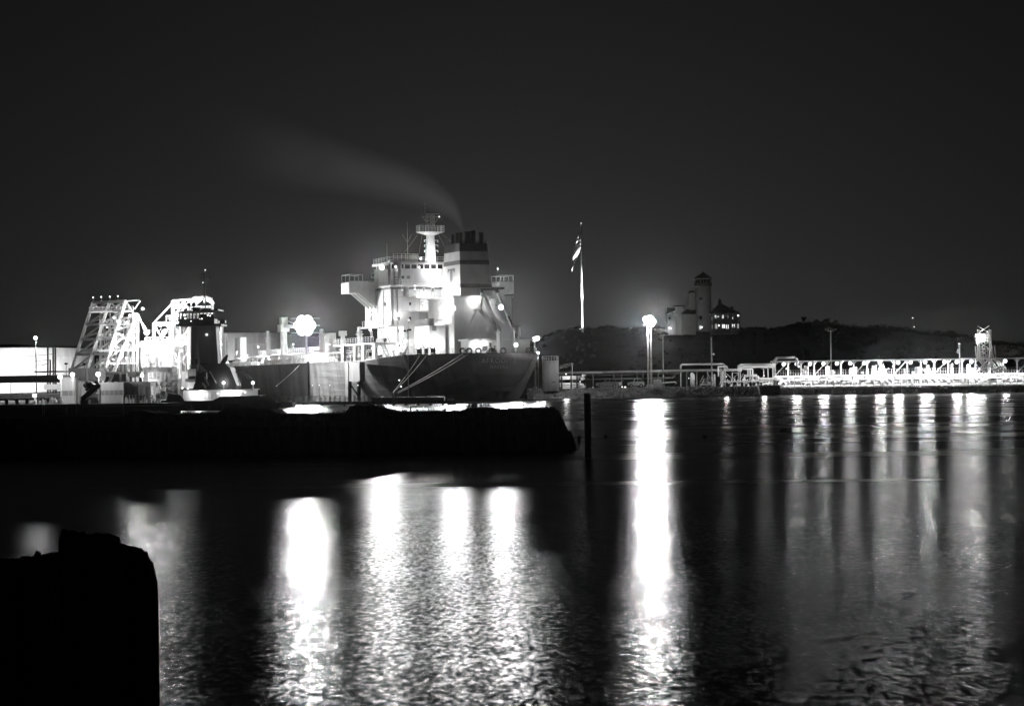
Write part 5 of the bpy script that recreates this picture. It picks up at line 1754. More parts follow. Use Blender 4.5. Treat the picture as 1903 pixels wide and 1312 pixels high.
housing(164.7, 684, 184, 708, 259, 4, 'upper dark grey container right of the pale gap', DGREY, None, True, 1)
housing(186.5, 710, 229, 749, 256, 4, 'wide grey housing with a dark stripe right of the black grab', GREYP, (725, 734.5))
housing(230, 709, 279, 730, 258, 4, 'plain grey upright housing behind the barge railing', GREYP)
housing(63, 689, 118, 692, 262, 5, 'thin dark flat canopy at the far left of the barge', BLACK, None, False, 1)
housing(-20, 697, 117, 712, 268, 5, 'long dim shed at the left edge behind the pipes', DGREY, None, True, 1)
housing(82, 714, 115, 724, 257, 3, 'white lit box on legs at the left end of the barge', WHITE, None, False, 1)
housing(258, 718, 280, 735, 254.5, 2, 'small white lit locker above the barge railing', WHITE, None, True, 1)
for px, lab, y0, pw_, r_ in ((112, 'left of the two floodlights over the striped grey housing', 700.5, 1300, .32), (135, 'right of the two floodlights over the striped grey housing', 696, 1000, .3), (183, 'floodlight left of the tower legs above the wide grey housing', 695.5, 1900, .36), (64, 'lamp at the left picture edge by the flat canopy', 735, 500, .25)):
    q = at(px, y0, 254)
    t_ = thing('barge_floodlight', lab, 'floodlight', (q.x, 254, zb_), 'floodlights on the work barge')
    MB().tube((q.x, 254.2, zb_), (q.x, 254.2, q.z), .05, 6).box(q.x - .2, q.x + .2, 254.2, 254.4, q.z - .2, q.z + .2).build('post', STEEL, t_)
    glow(t_, q - V((0, .25, 0)), pw_ * .3, r_ * .95, r_ * .8)
q = at(66, 628, 420)
t_ = thing('dock_lamp', 'bright dock lamp at the far left edge above the white tank', 'street lamp', (q.x, 420, 2))
MB().tube((q.x, 420.3, 2), (q.x, 420.3, q.z), .12, 8).build('pole', STEEL, t_)
glow(t_, q, 3000, .45, .38)
q = at(264, 698, 402)
t_ = thing('dock_lamp', 'floodlight in front of the tall white module', 'street lamp', (q.x, 402, 1.5))
MB().tube((q.x, 402.4, .5), (q.x, 402.4, q.z), .1, 8).build('pole', STEEL, t_)
glow(t_, q, 900, .4, .32)
# two shrub-like unlit lamp heads before the white tank
for px, lab in ((123, 'left dark mushroom-shaped lamp head before the white tank'), (156.5, 'right dark mushroom-shaped lamp head before the white tank')):
    q = at(px, 676, 290)
    t_ = thing('mushroom_lamp', lab, 'lamp', (q.x, 290, 1.5))
    MB().tube((q.x, 290, zb_ - .6), q, .04, 6).build('post', DSTEEL, t_)
    MB().lathe((q.x, 290, q.z), [(.1, -.14), (.24, -.06), (.22, .08), (.05, .14)], 12).build('head', BLACK, t_, True)
# black grab with inclined arm
q = at(168, 745, BY + 1)
gb = thing('grab_bucket', 'black silhouetted grab bucket on an inclined arm on the barge', 'grab', (q.x, BY + 1, zb_))
pb([((152, 743, BY + .7), (185, 714, BY + .7))], .55, 'inclined_arm', BLACK, gb)
m = MB()
for k in range(26):
    a_ = rnd.uniform(0, 6.3)
    d = rnd.uniform(0, 9)
    c = at(166 + d * 1.25 * math.cos(a_), 717 + d * .75 * math.sin(a_), BY + .7)
    rock(m, c, rnd.uniform(.12, .3))
m.build('bucket', BLACK, gb)
pbox(MB(), 149, 743, 164, 751, BY + .2, BY + 1.5).build('base', BLACK, gb)
pb([((185, 714, BY + .9), (186, 748, BY + .9)), ((175, 725, BY + .9), (184, 748, BY + .9))], .12, 'strut', STEEL, gb)

# ---- tug
TY = 300.0
tg = thing('tugboat', 'black pusher tug with a tall wheelhouse tower, seen dark against the lights', 'tugboat', (at(390, 745, TY).x, TY, 0))
def tz(y, px=390):
    return at(px, y, TY).z
def tx(px, y=700):
    return at(px, y, TY).x
zk = -.5
h = [(tx(285), zk), (tx(520), zk), (tx(527), tz(752)), (tx(517), tz(748)), (tx(505), tz(735.5)), (tx(417), tz(737)), (tx(403), tz(744)), (tx(352), tz(744)), (tx(344), tz(733)), (tx(322), tz(730)), (tx(318), tz(742)), (tx(290), tz(748))]
MB().prism([(x, TY - 4.5, z) for x, z in h], (-1.6, 9, 0)).build('hull', BLACK, tg)
m = MB()
for px in range(296, 512, 14):
    m.tube((tx(px), TY - 4.62, .25), (tx(px), TY - 4.62, .8), .2, 8)
m.bar((tx(290), TY - 4.6, tz(750)), (tx(520), TY - 4.6, tz(750)), .22)
m.build('fender', BLACK, tg)
# lower lit deckhouse
a0, a1 = tx(345), tx(474)
dhz = tz(723.5)
lh = MB().box(a0, a1, TY - 2.8, TY + 2.8, tz(744), dhz - .12).build('deckhouse', WHITE, tg)
MB().box(a0 - .2, a1 + .25, TY - 3.6, TY + 3.2, dhz - .12, dhz).build('deckhouse_roof', STEEL, tg)
for px0, px1 in ((374, 381), (386, 393), (400, 404), (446, 452)):
    pbox(MB(), px0, 728, px1, 741, TY - 2.84, TY - 2.79).build('door', CREAM, lh)
for px, py, pw_ in ((339, 721, 160), (349, 722, 10), (368, 731, 220), (379, 731, 10), (405, 731, 10), (430, 730, 300), (455, 729, 10)):
    q = at(px, py, TY - 3.2)
    o = MB().box(q.x - .08, q.x + .08, TY - 3.1, TY - 2.9, q.z + .12, q.z + .2).build('deck_lamp', STEEL, tg)
    glow(o, q, pw_, .16, .13, BULBS)
# lit side house at the left foot of the tower
pbox(MB(), 349, 686, 364, 722.5, TY - 1.6, TY + 2).build('side_house', CREAM, tg)
pbox(MB(), 344, 704, 364, 710, TY - 2.0, TY - 1.62).build('tool_box', DGREY, tg)
m = MB().rail([at(340, 690, TY - 2), at(374, 690, TY - 2)], h=.9, step=.5, w=.05)
m.build('ladder_rail', STEEL, tg)
# tower: leaning lit left face, dark front face
tw_ = MB()
def q4(y, xl, xm, xr):
    return [V((tx(xl, y), TY + 1.5, tz(y))), V((tx(xm, y), TY - 1.8, tz(y))), V((tx(xr, y), TY - 1.2, tz(y))), V((tx(xr, y), TY + 2.2, tz(y)))]
lo_, hi_ = q4(723, 351, 378, 411), q4(606, 352, 370, 403)
tw_.add(lo_ + hi_, [(0, 1, 5, 4), (1, 2, 6, 5), (2, 3, 7, 6), (3, 0, 4, 7), (4, 5, 6, 7), (3, 2, 1, 0)])
tower = tw_.build('tower', mat('tug_grey', .2, .5, .2, 1.2, (2, 2, .15)), tg)
q = at(384, 622, TY - 1.9)
MB().lathe((0, 0, 0), [(.16, -.03), (.16, .03)], 12)
o = MB()
o.tube(q + V((0, .15, 0)), q + V((0, .02, 0)), .17, 12)
o.build('porthole', WINLIT, tower)
for px in (358, 367):
    q0 = at(px - 1.6, 677, TY - .6 - (px - 358) * .12)
    MB().box(q0.x, q0.x + .26, q0.y - 1.1, q0.y - 1.0, q0.z, q0.z + .65).build('door', BLACK, tower)
# wheelhouse
wx0, wx1 = tx(339), tx(404)
wf = MB().box(tx(334), tx(418), TY - 3.2, TY + 3, tz(606.5), tz(603)).build('wheelhouse_deck', BLACK, tg)
wl = MB().box(wx0, wx1, TY - 2.6, TY + 2.4, tz(603), tz(594.5)).build('wheelhouse', BLACK, tg)
MB().box(wx0 + .1, wx1 - .1, TY - 2.5, TY + 2.3, tz(594.5), tz(593)).build('console', BLACK, wl)
for px in (340, 346, 352, 358, 364, 371, 377, 384, 391, 397, 403):
    x = tx(px)
    MB().box(x - .07, x + .07, TY - 2.58, TY - 2.44, tz(594.5), tz(582)).build('mullion', BLACK, wl)
for px0, px1 in ((348, 356), (357.5, 362.5), (364.5, 369)):
    pbox(MB(), px0, 583.5, px1, 593.5, TY - 2.35, TY - 2.33).build('window', emis('wheelhouse_glow', .3), wl)
for px0, px1 in ((371, 377), (378, 384), (385, 391), (392, 397)):
    pbox(MB(), px0, 583.5, px1, 593.5, TY - 2.35, TY - 2.33).build('window', GLASS, wl)
for px, py, r_ in ((343, 586, .13), (344.5, 592, .12), (375, 592.5, .09), (371.5, 593, .05), (386, 586, .1), (390.5, 587, .09), (355, 597, .08), (357, 577.5, .09)):
    q = at(px, py, TY - 2.75)
    o = MB().bar(q + V((0, .05, .1)), q + V((0, .35, .1)), .05).build('lamp', STEEL, wl)
    MB().ball(q, r_, 8, 6).build('bulb', BULBS, wl)
MB().prism([(tx(336), TY - 3, tz(581.5)), (tx(405), TY - 3, tz(580)), (tx(412), TY - 3, tz(578.5)), (tx(412), TY - 3, tz(575.5)), (tx(404), TY - 3, tz(577)), (tx(348), TY - 3, tz(578.5))], (0, 6, 0)).build('wheelhouse_roof', BLACK, tg)
pbox(MB(), 358, 571, 371, 579, TY - 2, TY).build('searchlight_base', BLACK, tg)
m = MB().rail([at(371, 578, TY - 2.8), at(405, 577, TY - 2.8)], h=.7, step=.4, w=.05).rail([at(405, 604, TY - 3), at(418, 604, TY - 3)], h=.85, step=.3, w=.06)
m.build('roof_railing', BLACK, tg)
for px in (351, 360):
    q = at(px, 566, TY - 1.5)
    o = MB().lathe(q, [(.08, -.3), (.22, -.2), (.27, 0), (.22, .18), (.08, .26)], 12).tube(q - V((0, 0, .9)), q - V((0, 0, .2)), .06, 6)
    o.build('radar_dome', BLACK, tg, True)
pbox(MB(), 408, 594, 417, 602, TY - 2.6, TY - 2).build('horn_locker', BLACK, tg)
mx_, mz0, mz1 = tx(383), tz(578), tz(500)
ms = MB().tube((mx_, TY, mz0), (mx_, TY, mz1), .1, 6, .05).tube((mx_ - .32, TY, mz0), (mx_ - .2, TY, tz(540)), .07, 6).build('mast', DSTEEL, tg)
m = MB()
for yy, l_, r_ in ((517.5, -.95, .9), (549.5, -1.4, .1), (508.5, -.35, .05), (530, -.4, .1), (538, -.3, 0)):
    m.bar((mx_ + l_, TY, tz(yy)), (mx_ + r_, TY, tz(yy)), .07)
m.box(mx_ - .4, mx_ - .05, TY - .1, TY + .1, tz(531), tz(528)).box(mx_ - .42, mx_ + .02, TY - .1, TY + .1, tz(510), tz(508)).box(mx_ - .4, mx_ + .05, TY - .12, TY + .12, tz(549), tz(547))
m.build('yardarms', DSTEEL, ms)
MB().box(mx_ + .05, mx_ + .45, TY - .12, TY + .05, tz(519), tz(517)).box(mx_ - .35, mx_ - .1, TY - .12, TY + .05, tz(518.5), tz(517.3)).build('radar_scanner', WHITE, ms)
for px, py, r_ in ((381.5, 502, .09), (377, 525.5, .08)):
    MB().ball(at(px, py, TY - .2), r_, 8, 6).build('bulb', BULBS, ms)
# dark winch house slope, exhaust horn, ribs
MB().prism([(tx(377), TY - 3.1, tz(676)), (tx(385), TY - 3.1, tz(675)), (tx(424), TY - 3.1, tz(676.5)), (tx(433), TY - 3.1, tz(684)), (tx(445), TY - 3.1, tz(717)), (tx(443), TY - 3.1, dhz + .02), (tx(364), TY - 3.1, dhz + .02), (tx(375), TY - 3.1, tz(690))], (0, 5.2, 0)).build('winch_house', BLACK, tg)
MB().prism([(tx(377.5), TY - 3.16, tz(677)), (tx(391), TY - 3.16, tz(690)), (tx(376), TY - 3.16, tz(694))], (0, .05, 0)).build('grey_panel', GREYP, tg)  # grey triangular panel on the sloping side
MB().tube((tx(415), TY - 1, tz(678)), (tx(420), TY - 1, tz(669)), .35, 8, .3).tube((tx(420), TY - 1, tz(669)), (tx(425), TY - 1, tz(660)), .32, 8, .1).build('exhaust_horn', BLACK, tg)
m = MB()
for x0, y0, pts in ((437, 690, [(447, 691), (458, 695), (465, 701), (468, 705)]), (438, 691, [(444, 701), (449, 712)]), (448, 692, [(455, 698), (459, 703)]), (440, 690, [(443, 706), (446, 717)])):
    m.path([at(x, y, TY - 3) for x, y in [(x0, y0)] + pts], .06, 6)
m.build('davit_ribs', BLACK, tg)
m = MB()
for (x0, y0), (x1, y1) in (((378, 713), (384, 720)), ((376, 711), (382, 722)), ((384, 692), (384, 704)), ((390, 690), (402, 712)), ((380, 700), (388, 716))):
    m.bar(at(x0, y0, TY - 3.3), at(x1, y1, TY - 3.3), .14)
m.stuff('winch_gear', STEEL, tg)
for px, lab in ((415.5, 'deck_floodlight'), (470, 'deck_floodlight')):
    q = at(px, 711.5, TY - 3.6)
    o = MB().tube((q.x, q.y + .2, dhz), (q.x, q.y + .2, q.z), .05, 6).box(q.x - .12, q.x + .12, q.y + .2, q.y + .35, q.z - .12, q.z + .2).build(lab, STEEL, tg)
    glow(o, q, 160, .26, .22)
# tall curved dark bulwark left of the tug deckhouse is part of the hull; small raft to its right
q = at(528, 752, 318)
pn = thing('mooring_pontoon', 'small dark pontoon with a railing right of the tug', 'pontoon', (q.x, 318, 0))
a, b = at(518, 752, 318), at(546, 752, 318)
MB().box(a.x, b.x, 316, 321, -.3, at(530, 747, 318).z).build('float', DGREY, pn)
MB().box(a.x + .3, b.x - .5, 316.4, 320, at(530, 747, 318).z, at(530, 744.5, 318).z).build('deck', CONC, pn)

# ================================================================ WALKWAY, DOLPHIN, LAMP POST BEFORE THE TANKER
wk = thing('mooring_walkway', 'railed steel walkway along the waterline in front of the tanker side', 'walkway', (at(600, 752, DOLY).x, DOLY, 0))
a, b = at(505, 747, DOLY + 4), at(722, 745, DOLY + 4)
zw = at(610, 746, DOLY + 4).z
MB().box(a.x, b.x, DOLY + 3, DOLY + 5, zw - .5, zw).build('deck', STEEL, wk)
MB().rail([(a.x, DOLY + 3, zw), (b.x, DOLY + 3, zw)], h=.8, step=.72, w=.05).rail([(a.x, DOLY + 5, zw), (b.x, DOLY + 5, zw)], h=.8, step=.72, w=.05).build('railing', STEEL, wk)
for px in (530, 565, 598, 640):
    q = at(px, 750, DOLY + 4)
    MB().tube((q.x, DOLY + 4, -1.5), (q.x, DOLY + 4, zw - .5), .25, 8).build('pile', DSTEEL, wk, True)
q = at(632, 754, DOLY + 2)
MB().box(q.x - .5, q.x + .5, DOLY + 2, DOLY + 2.8, .05, zw - .55).build('ladder_box', WHITE, wk)
for px, py in ((514, 718), (581, 717), (593.5, 716.5), (613, 716.5)):
    q = at(px, py, 345)
    t_ = thing('walkway_lamp', {514: 'small walkway lamp post at the end of the dark breast line', 581: 'left of the pair of small walkway lamps in mid hull', 593.5: 'right of the pair of small walkway lamps in mid hull', 613: 'small walkway lamp left of the fender panel'}[px], 'lamp', (q.x, 345, 0), 'small walkway lamps before the tanker')
    MB().tube((q.x, 345, -.5), q, .035, 5).build('post', DSTEEL, t_)
    glow(t_, q + V((0, -.1, .05)), 6, .08, .06, BULBS)
# breasting dolphin with tall fender panel against the hull
FYY = 388.0
bd = thing('breasting_dolphin', 'tall grey fender panel on a dolphin against the tanker side', 'dolphin', (at(655, 745, FYY).x, FYY, 0))
def ship_box(px0, py0, px1, py1, p0, p1):
    """box lying along the tanker side, its outer face covering the pixel rectangle"""
    a, b = sp(px0, py0, p=p1), sp(px1, py1, p=p1)
    mb = MB().box(min(a.x, b.x), max(a.x, b.x), p0, p1, min(a.z, b.z), max(a.z, b.z))
    mb.v = [tuple(SHIP_M @ V(v)) for v in mb.v]
    return mb
ship_box(648.5, 674, 668.5, 709, 17.0, 18.0).build('fender_panel', mat('fender_grey', .14, .6, .4, .8, (1, 1, .3)), bd)
ship_box(641, 675, 647.5, 738, 16.6, 17.2).build('fender_backing', DGREY, bd)
FYY = 396.0
for px in (650, 667):
    pb([((px, 748, FYY + .6), (px, 709, FYY + .6))], .45, 'leg', DSTEEL, bd)
pb([((650, 712, FYY + .5), (667, 738, FYY + .5))], .25, 'brace', DSTEEL, bd)
q = at(665, 716, FYY - 3)
o = MB().bar(q, q + V((0, .5, .1)), .1).build('marker_lamp', STEEL, bd)
glow(o, q, 25, .12, .1, BULBS)
pb([((573, 672, 392), (573, 748, 392))], .3, 'guide_pile', DSTEEL, bd)
# mooring dolphin platform with hooks
md = thing('mooring_dolphin', 'dark low mooring dolphin platform holding the stern lines', 'dolphin', (at(740, 750, DOLY).x, DOLY, 0))
a, b = at(655, 745, DOLY - 2), at(862, 744, DOLY - 2)
zD = at(760, 738, DOLY - 2).z
MB().box(at(690, 738, DOLY - 2).x, at(825, 738, DOLY - 2).x, DOLY - 2, DOLY + 3, .5, zD).build('platform', DSTEEL, md)
MB().box(a.x, b.x, DOLY - 3, DOLY - 2.05, .25, .62).build('fender_beam', WOOD, md)
for k in range(9):
    x = a.x + (b.x - a.x) * (k + .3) / 9
    MB().tube((x, DOLY - 1, -1.5), (x, DOLY - 1, .5), .25, 8).build('pile', WOOD, md, True)
MB().bar(at(795, 735.5, DOLY - 1.5), at(825, 735, DOLY - 1.5), .1).bar(at(780, 742, DOLY - 2.4), at(828, 741.5, DOLY - 2.4), .08).bar(at(795, 735.5, DOLY - 1.5), at(795, 739, DOLY - 1.5), .08).bar(at(824, 735, DOLY - 1.5), at(824, 739, DOLY - 1.5), .08).build('handrail', STEEL, md)
pbox(MB(), 831, 741, 844, 754, DOLY - 2.2, DOLY - 1.4).build('ladder_panel', STEEL, md)
for px in (730, 737, 768):
    q = at(px, 733.5, DOLY)
    MB().tube((q.x, DOLY, zD), (q.x, DOLY, q.z + .2), .2, 8, .12).ball((q.x, DOLY, q.z + .25), .2, 8, 6).build('mooring_hook', DSTEEL, md, True)
for px, py in ((742, 706.5), (745.5, 718.5)):
    q = at(px, py, 372)
    t_ = thing('marker_light', {742: 'upper small white light low on the tanker quarter', 745.5: 'lower small white light low on the tanker quarter'}[px], 'lamp', (q.x, 372, 0))
    MB().tube((q.x, 372.2, -.5), (q.x, 372.2, q.z + .1), .05, 6).build('post', BLACK, t_)
    glow(t_, q, 10, .16, .13, BULBS)
q = at(759, 735, DOLY + .5)
lp = thing('unlit_lamp_post', 'slim unlit twin-headed lamp post on the mooring dolphin', 'street lamp', (q.x, DOLY + .5, zD))
zt = at(759, 618, DOLY + .5).z
MB().tube((q.x, DOLY + .5, zD), (q.x, DOLY + .5, zt), .08, 8, .05).bar((q.x - .45, DOLY + .5, zt), (q.x + .45, DOLY + .5, zt), .05).build('pole', STEEL, lp)
for dx, h_ in ((-.42, .1), (.32, .25)):
    MB().frus((q.x + dx - .26, q.x + dx + .26, DOLY + .3, DOLY + .8), (q.x + dx - .18, q.x + dx + .18, DOLY + .35, DOLY + .75), zt + h_, zt + h_ + .28).build('lamp_head', BLACK, lp)

# ================================================================ FOREGROUND: OLD PIER, POSTS, PILES
PY = 106.0
ptop = [(-120, 776), (40, 775), (140, 773), (235, 771), (240, 765), (262, 762), (285, 767), (320, 769), (405, 767), (412, 760), (440, 758), (470, 758), (500, 760), (512, 768), (580, 768), (640, 767), (648, 757), (662, 752.5), (690, 752), (712, 757), (735, 765), (770, 764.5), (820, 763), (862, 762), (868, 758), (915, 757), (930, 760), (1000, 757.5), (1030, 758), (1040, 766), (1048, 782), (1056, 800), (1062, 802), (1070, 824), (1072, 832)]
pier = thing('old_pier', 'ruined black timber and stone pier overgrown with weeds across the foreground', 'pier', (at(500, 860, PY).x, PY, 0))
vs_, fs_ = [], []
prow = []
for i in range(len(ptop) - 1):
    (xa, ya), (xb, yb) = ptop[i], ptop[i + 1]
    n = max(1, int((xb - xa) / 8))
    for k in range(n):
        prow.append((xa + (xb - xa) * k / n, ya + (yb - ya) * k / n))
prow.append(ptop[-1])
cols = []
for px, py in prow:
    t_ = at(px, py + rnd.uniform(-.7, .7), PY)
    j = lambda s: rnd.uniform(-s, s)
    cols.append([(t_.x, PY - .35 + j(.1), -.6), (t_.x, PY - .2 + j(.12), t_.z * .35), (t_.x, PY - .05 + j(.12), t_.z * .75), (t_.x, PY + .1, t_.z - .04), (t_.x, PY + .5, t_.z + j(.02)), (t_.x + j(.1), PY + 3, t_.z - .05), (t_.x + j(.1), PY + 5.5, t_.z - .1), (t_.x, PY + 6.2, -.6)])
for c_ in cols:
    vs_ += c_
for i in range(len(cols) - 1):
    for j in range(7):
        a = i * 8 + j
        fs_.append((a, a + 8, a + 9, a + 1))
fs_.append(tuple(range((len(cols) - 1) * 8, len(cols) * 8)))
MB().add(vs_, fs_).build('fill', mat('pier_fill', .035, .95, .6, 1.2, bump=.8), pier)
for k in range(46):
    px = 20 + k * 22.6 + rnd.uniform(-8, 8)
    py = lerp_tab(ptop, px) + rnd.uniform(4, 14)
    if px > 1035:
        continue
    t_ = at(px, py, PY - .4)
    MB().tube((t_.x + rnd.uniform(-.05, .05), PY - .45, -.8), (t_.x, PY - .32, t_.z), rnd.uniform(.1, .19), 8).build('timber_pile', WOOD, pier, True)
for k in range(12):
    px = 30 + k * 84
    a, b = at(px, lerp_tab(ptop, px) + 10, PY - .6), at(px + 82, lerp_tab(ptop, px + 82) + 10, PY - .6)
    zz_ = min(a.z, b.z) - .1
    MB().box(a.x, b.x, PY - .62, PY - .5, zz_ - .25, zz_).build('waling_timber', WOOD, pier)
m = MB()
for k in range(1500):
    px = rnd.uniform(40, 1034)
    w = math.sin(px * .021) + .6 * math.sin(px * .067 + 1)
    dense = w > .2 or 236 < px < 330 or 866 < px < 935 or 955 < px < 985
    if not dense and rnd.random() < .7:
        continue
    b = at(px, lerp_tab(ptop, px), PY + .4)
    b.y += rnd.uniform(0, 4.5)
    b.z -= .06
    hh = rnd.uniform(.06, .2) * (1.9 if (866 < px < 915 or 957 < px < 980) else 1)
    d = V((rnd.uniform(-.12, .12), rnd.uniform(-.1, .1), hh))
    s_ = V((.012, .008, 0))
    m.add([b - s_, b + s_, b + d * .6 + s_ * .7, b + d, b + d * .6 - s_ * .7], [(0, 1, 2, 3, 4)])
o = m.build('weeds', LEAF, pier)
o['kind'] = 'stuff'
# sawn-off small posts standing on top of the pier
for px, py, hgt in ((763, 764, .18), (845, 762, .16), (826, 763, .08), (645, 765, .06)):
    b = at(px, py, PY + 2)
    MB().tube(b - V((0, 0, .1)), b + V((0, 0, hgt)), .05, 6, .04).build('stub', WOOD, pier)

def dark_post(px, ytop, wpx, Y, label, group='old piles standing in the water', lean=0):
    a = at(px, ytop, Y)
    r = wpx / 2 * Y / F
    m = MB()
    n = 12
    vs_, fs_ = [], []
    hs = [-1.5, 0, a.z * .5, a.z * .92, a.z]
    for q, z in enumerate(hs):
        for i in range(n):
            an = i * 2 * math.pi / n
            rr = r * (1 + rnd.uniform(-.06, .06)) * (.93 if q == 4 else 1)
            vs_.append((a.x + rr * math.cos(an), Y + rr * math.sin(an), z + (rnd.uniform(-.3, .3) * r if q == 4 else 0)))
    for q in range(4):
        for i in range(n):
            k, l = q * n + i, q * n + (i + 1) % n
            fs_.append((k, l, l + n, k + n))
    fs_.append(tuple(range(4 * n, 5 * n)))
    m.add(vs_, fs_)
    return solo(m, 'timber_pile', WOOD, label, 'pile', (a.x, Y, 0), group)
dark_post(1091.5, 732, 13, 95, 'tall square-topped black pile standing in the water right of the pier')
dark_post(1076, 810, 7, 120, 'small sawn-off pile between the pier end and the tall pile')
dark_post(1126, 809, 7, 126, 'small sawn-off pile just right of the tall pile')
dark_post(1186, 810, 6, 126, 'small sawn-off pile left of the bright lamp reflection')
dark_post(1310, 810, 8, 124, 'small sawn-off pile right of the bright lamp reflection')
q = at(1461, 812, 134)
m = MB()
for k in range(9):
    rock(m, (q.x + rnd.uniform(-.26, .26), 134 + rnd.uniform(-.15, .15), .08 + rnd.uniform(0, .12)), .14)
solo(m, 'floating_debris', WOOD, 'dark clump of debris in the water left of the jetty reflections', 'debris', (q.x, 134, 0))

# near pile cluster at lower left
NY = 14.0
nc = thing('pile_cluster', 'black silhouetted cluster of big weathered timber piles at the lower left', 'piles', (at(170, 1300, NY).x, NY, 0))
def big_pile(px0, px1, tops, Y, tilt=0):
    a, b = at(px0, 1100, Y), at(px1, 1100, Y)
    c, r = (a.x + b.x) / 2, (b.x - a.x) / 2
    n = 40
    vs_, fs_ = [], []
    zt = [at(px0 + (px1 - px0) * (.5 + .5 * math.cos(i * 2 * math.pi / n)), lerp_tab(tops, px0 + (px1 - px0) * (.5 + .5 * math.cos(i * 2 * math.pi / n))), Y).z for i in range(n)]
    rows = [-.8, .2, .6, .9, .97, 1.0]
    rad = [1 + .05 * math.sin(i * 2.3) + rnd.uniform(-.04, .04) for i in range(n)]
    for q, k in enumerate(rows):
        for i in range(n):
            an = i * 2 * math.pi / n
            z = zt[i] * k if k > 0 else -1
            rr = r * rad[i] * (1 if q < 4 else (.98 if q == 4 else .9))
            vs_.append((c + rr * math.cos(an) + tilt * z, Y + rr * math.sin(an), z + (rnd.uniform(-.012, .012) if q > 3 else 0)))
    for q in range(len(rows) - 1):
        for i in range(n):
            k, l = q * n + i, q * n + (i + 1) % n
            fs_.append((k, l, l + n, k + n))
    vs_.append((c + tilt * 2, Y, sum(zt) / n - .03))
    l = len(vs_) - 1
    fs_ += [((len(rows) - 1) * n + i, (len(rows) - 1) * n + (i + 1) % n, l) for i in range(n)]
    MB().add(vs_, fs_).build('timber_pile', WOOD, nc)
big_pile(112, 232, [(112, 985), (140, 992), (175, 996), (200, 993), (225, 1000), (232, 1015)], NY)
big_pile(200, 291, [(200, 1010), (235, 1015), (262, 1021), (278, 1034), (287, 1050), (291, 1070)], NY + .25, 0)
big_pile(20, 125, [(20, 1040), (60, 1033), (90, 1030), (125, 1026)], NY + .3)
big_pile(-90, 30, [(-90, 1050), (30, 1040)], NY + .1)
MB().tube(at(66, 1036, NY + .3), at(72, 1024, NY + .3), .02, 5).build('splinter', WOOD, nc)

# ================================================================ SMOKE AND AIR
# exhaust plume drifting left from the funnel: a closed tapered tube filled with thin smoke
SPY = 398.0
axis = [(861, 429, .35), (853, 408, 1.1), (842, 390, 1.9), (822, 374, 2.8), (790, 357, 3.6), (745, 341, 4.2), (690, 326, 4.8), (620, 309, 5.6), (540, 291, 6.8), (450, 268, 8.0), (350, 240, 9.5), (240, 208, 11.0)]
vs_, fs_ = [], []
n = 20
pts = [at(x, y, SPY) for x, y, r in axis]
for i, (x, y, r) in enumerate(axis):
    c = pts[i]
    d = (pts[min(i + 1, len(pts) - 1)] - pts[max(i - 1, 0)]).normalized()
    s_ = V((0, 1, 0))
    u = d.cross(s_).normalized()
    for k in range(n):
        a = k * 2 * math.pi / n
        vs_.append(c + s_ * math.cos(a) * r + u * math.sin(a) * r)
for i in range(len(axis) - 1):
    for k in range(n):
        a, b = i * n + k, i * n + (k + 1) % n
        fs_.append((a, b, b + n, a + n))
fs_ += [tuple(range(n))[::-1], tuple(range((len(axis) - 1) * n, len(axis) * n))]
sm = bpy.data.materials.new('funnel_smoke')
sm.use_nodes = True
t = sm.node_tree
t.nodes.clear()
SMOKE_K = 1.0
pv_ = t.nodes.new('ShaderNodeVolumePrincipled')
pv_.inputs['Color'].default_value = (.8, .8, .8, 1)
pv_.inputs['Anisotropy'].default_value = 0.0
tc = t.nodes.new('ShaderNodeTexCoord')
nz = t.nodes.new('ShaderNodeTexNoise')
nz.inputs['Scale'].default_value = .07
nz.inputs['Detail'].default_value = 3
t.links.new(tc.outputs['Object'], nz.inputs['Vector'])
sx = t.nodes.new('ShaderNodeSeparateXYZ')
t.links.new(tc.outputs['Object'], sx.inputs[0])
mr = t.nodes.new('ShaderNodeMapRange')          # thins out downwind
mr.interpolation_type = 'SMOOTHERSTEP'
mr.inputs[1].default_value, mr.inputs[2].default_value = at(240, 250, SPY).x, at(862, 430, SPY).x
mr.inputs[3].default_value, mr.inputs[4].default_value = 0.0, 1.0
t.links.new(sx.outputs[0], mr.inputs[0])
x0_, x1_ = pts[-1].x, pts[0].x
xn = mth('DIVIDE', mth('SUBTRACT', sx.outputs[0], x0_), x1_ - x0_)
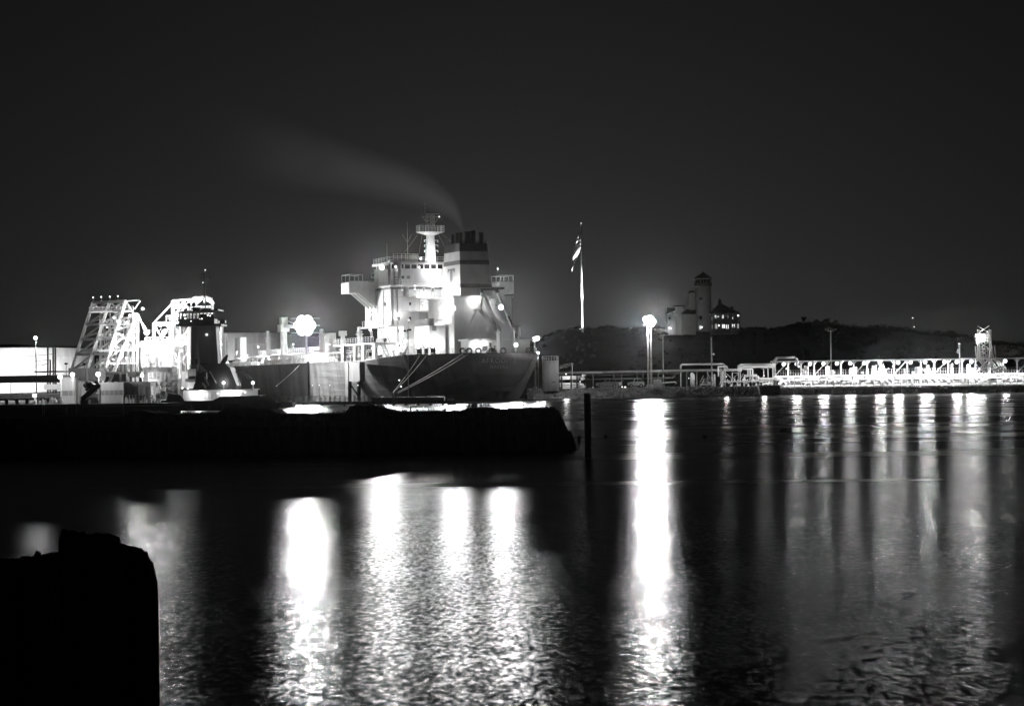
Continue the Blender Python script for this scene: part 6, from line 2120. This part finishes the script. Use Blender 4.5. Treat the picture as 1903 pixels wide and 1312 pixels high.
def fcurve(vals):
    """value along the plume as a curve over the downwind coordinate"""
    lo, hi = min(vals), max(vals)
    nd = t.nodes.new('ShaderNodeFloatCurve')
    cv = nd.mapping.curves[0]
    ps_ = sorted(((p.x - x0_) / (x1_ - x0_), (v - lo) / (hi - lo)) for p, v in zip(pts, vals))
    while len(cv.points) < len(ps_):
        cv.points.new(.5, .5)
    for q, (a_, b_) in zip(cv.points, ps_):
        q.location = (a_, b_)
        q.handle_type = 'AUTO_CLAMPED'
    nd.mapping.update()
    t.links.new(xn, nd.inputs['Value'])
    return mth('MULTIPLY_ADD', nd.outputs[0], hi - lo, lo)
reff = []
for i, (x, y, r) in enumerate(axis):
    d = (pts[min(i + 1, len(pts) - 1)] - pts[max(i - 1, 0)]).normalized()
    reff.append(r / max(.3, abs(d.x)))
zc_ = fcurve([p.z for p in pts])
rr_ = fcurve(reff)
rad_ = fcurve([r for x, y, r in axis])
dz_ = mth('DIVIDE', mth('SUBTRACT', sx.outputs[2], zc_), rr_)
dy_ = mth('DIVIDE', mth('SUBTRACT', sx.outputs[1], SPY), rad_)
d2 = mth('ADD', mth('MULTIPLY', dz_, dz_), mth('MULTIPLY', dy_, dy_))
fall = mth('POWER', mth('MAXIMUM', mth('SUBTRACT', 1.0, d2), 0.0), 1.4)
pw_ = mth('POWER', mr.outputs[0], 2.0)
dn = mth('MULTIPLY', mth('MULTIPLY', mth('MULTIPLY', pw_, fall), .05 * SMOKE_K), mth('MULTIPLY_ADD', nz.outputs['Fac'], 1.6, .2))
t.links.new(dn, pv_.inputs['Density'])
out = t.nodes.new('ShaderNodeOutputMaterial')
t.links.new(pv_.outputs[0], out.inputs['Volume'])
sm.cycles.volume_step_rate = 4.0
smo = MB().add(vs_, fs_).build('smoke_plume', sm)
smo['kind'] = 'stuff'

hz = bpy.data.materials.new('night_haze')
hz.use_nodes = True
t = hz.node_tree
t.nodes.clear()
hv = t.nodes.new('ShaderNodeVolumePrincipled')
hv.inputs['Color'].default_value = (.9, .9, .9, 1)
hv.inputs['Density'].default_value = 0.000015
hv.inputs['Anisotropy'].default_value = 0.985
out = t.nodes.new('ShaderNodeOutputMaterial')
t.links.new(hv.outputs[0], out.inputs['Volume'])
hb_ = MB().box(-1250, 1250, -250, 1550, -6, 75).build('haze', hz)
hb_['kind'] = 'stuff'
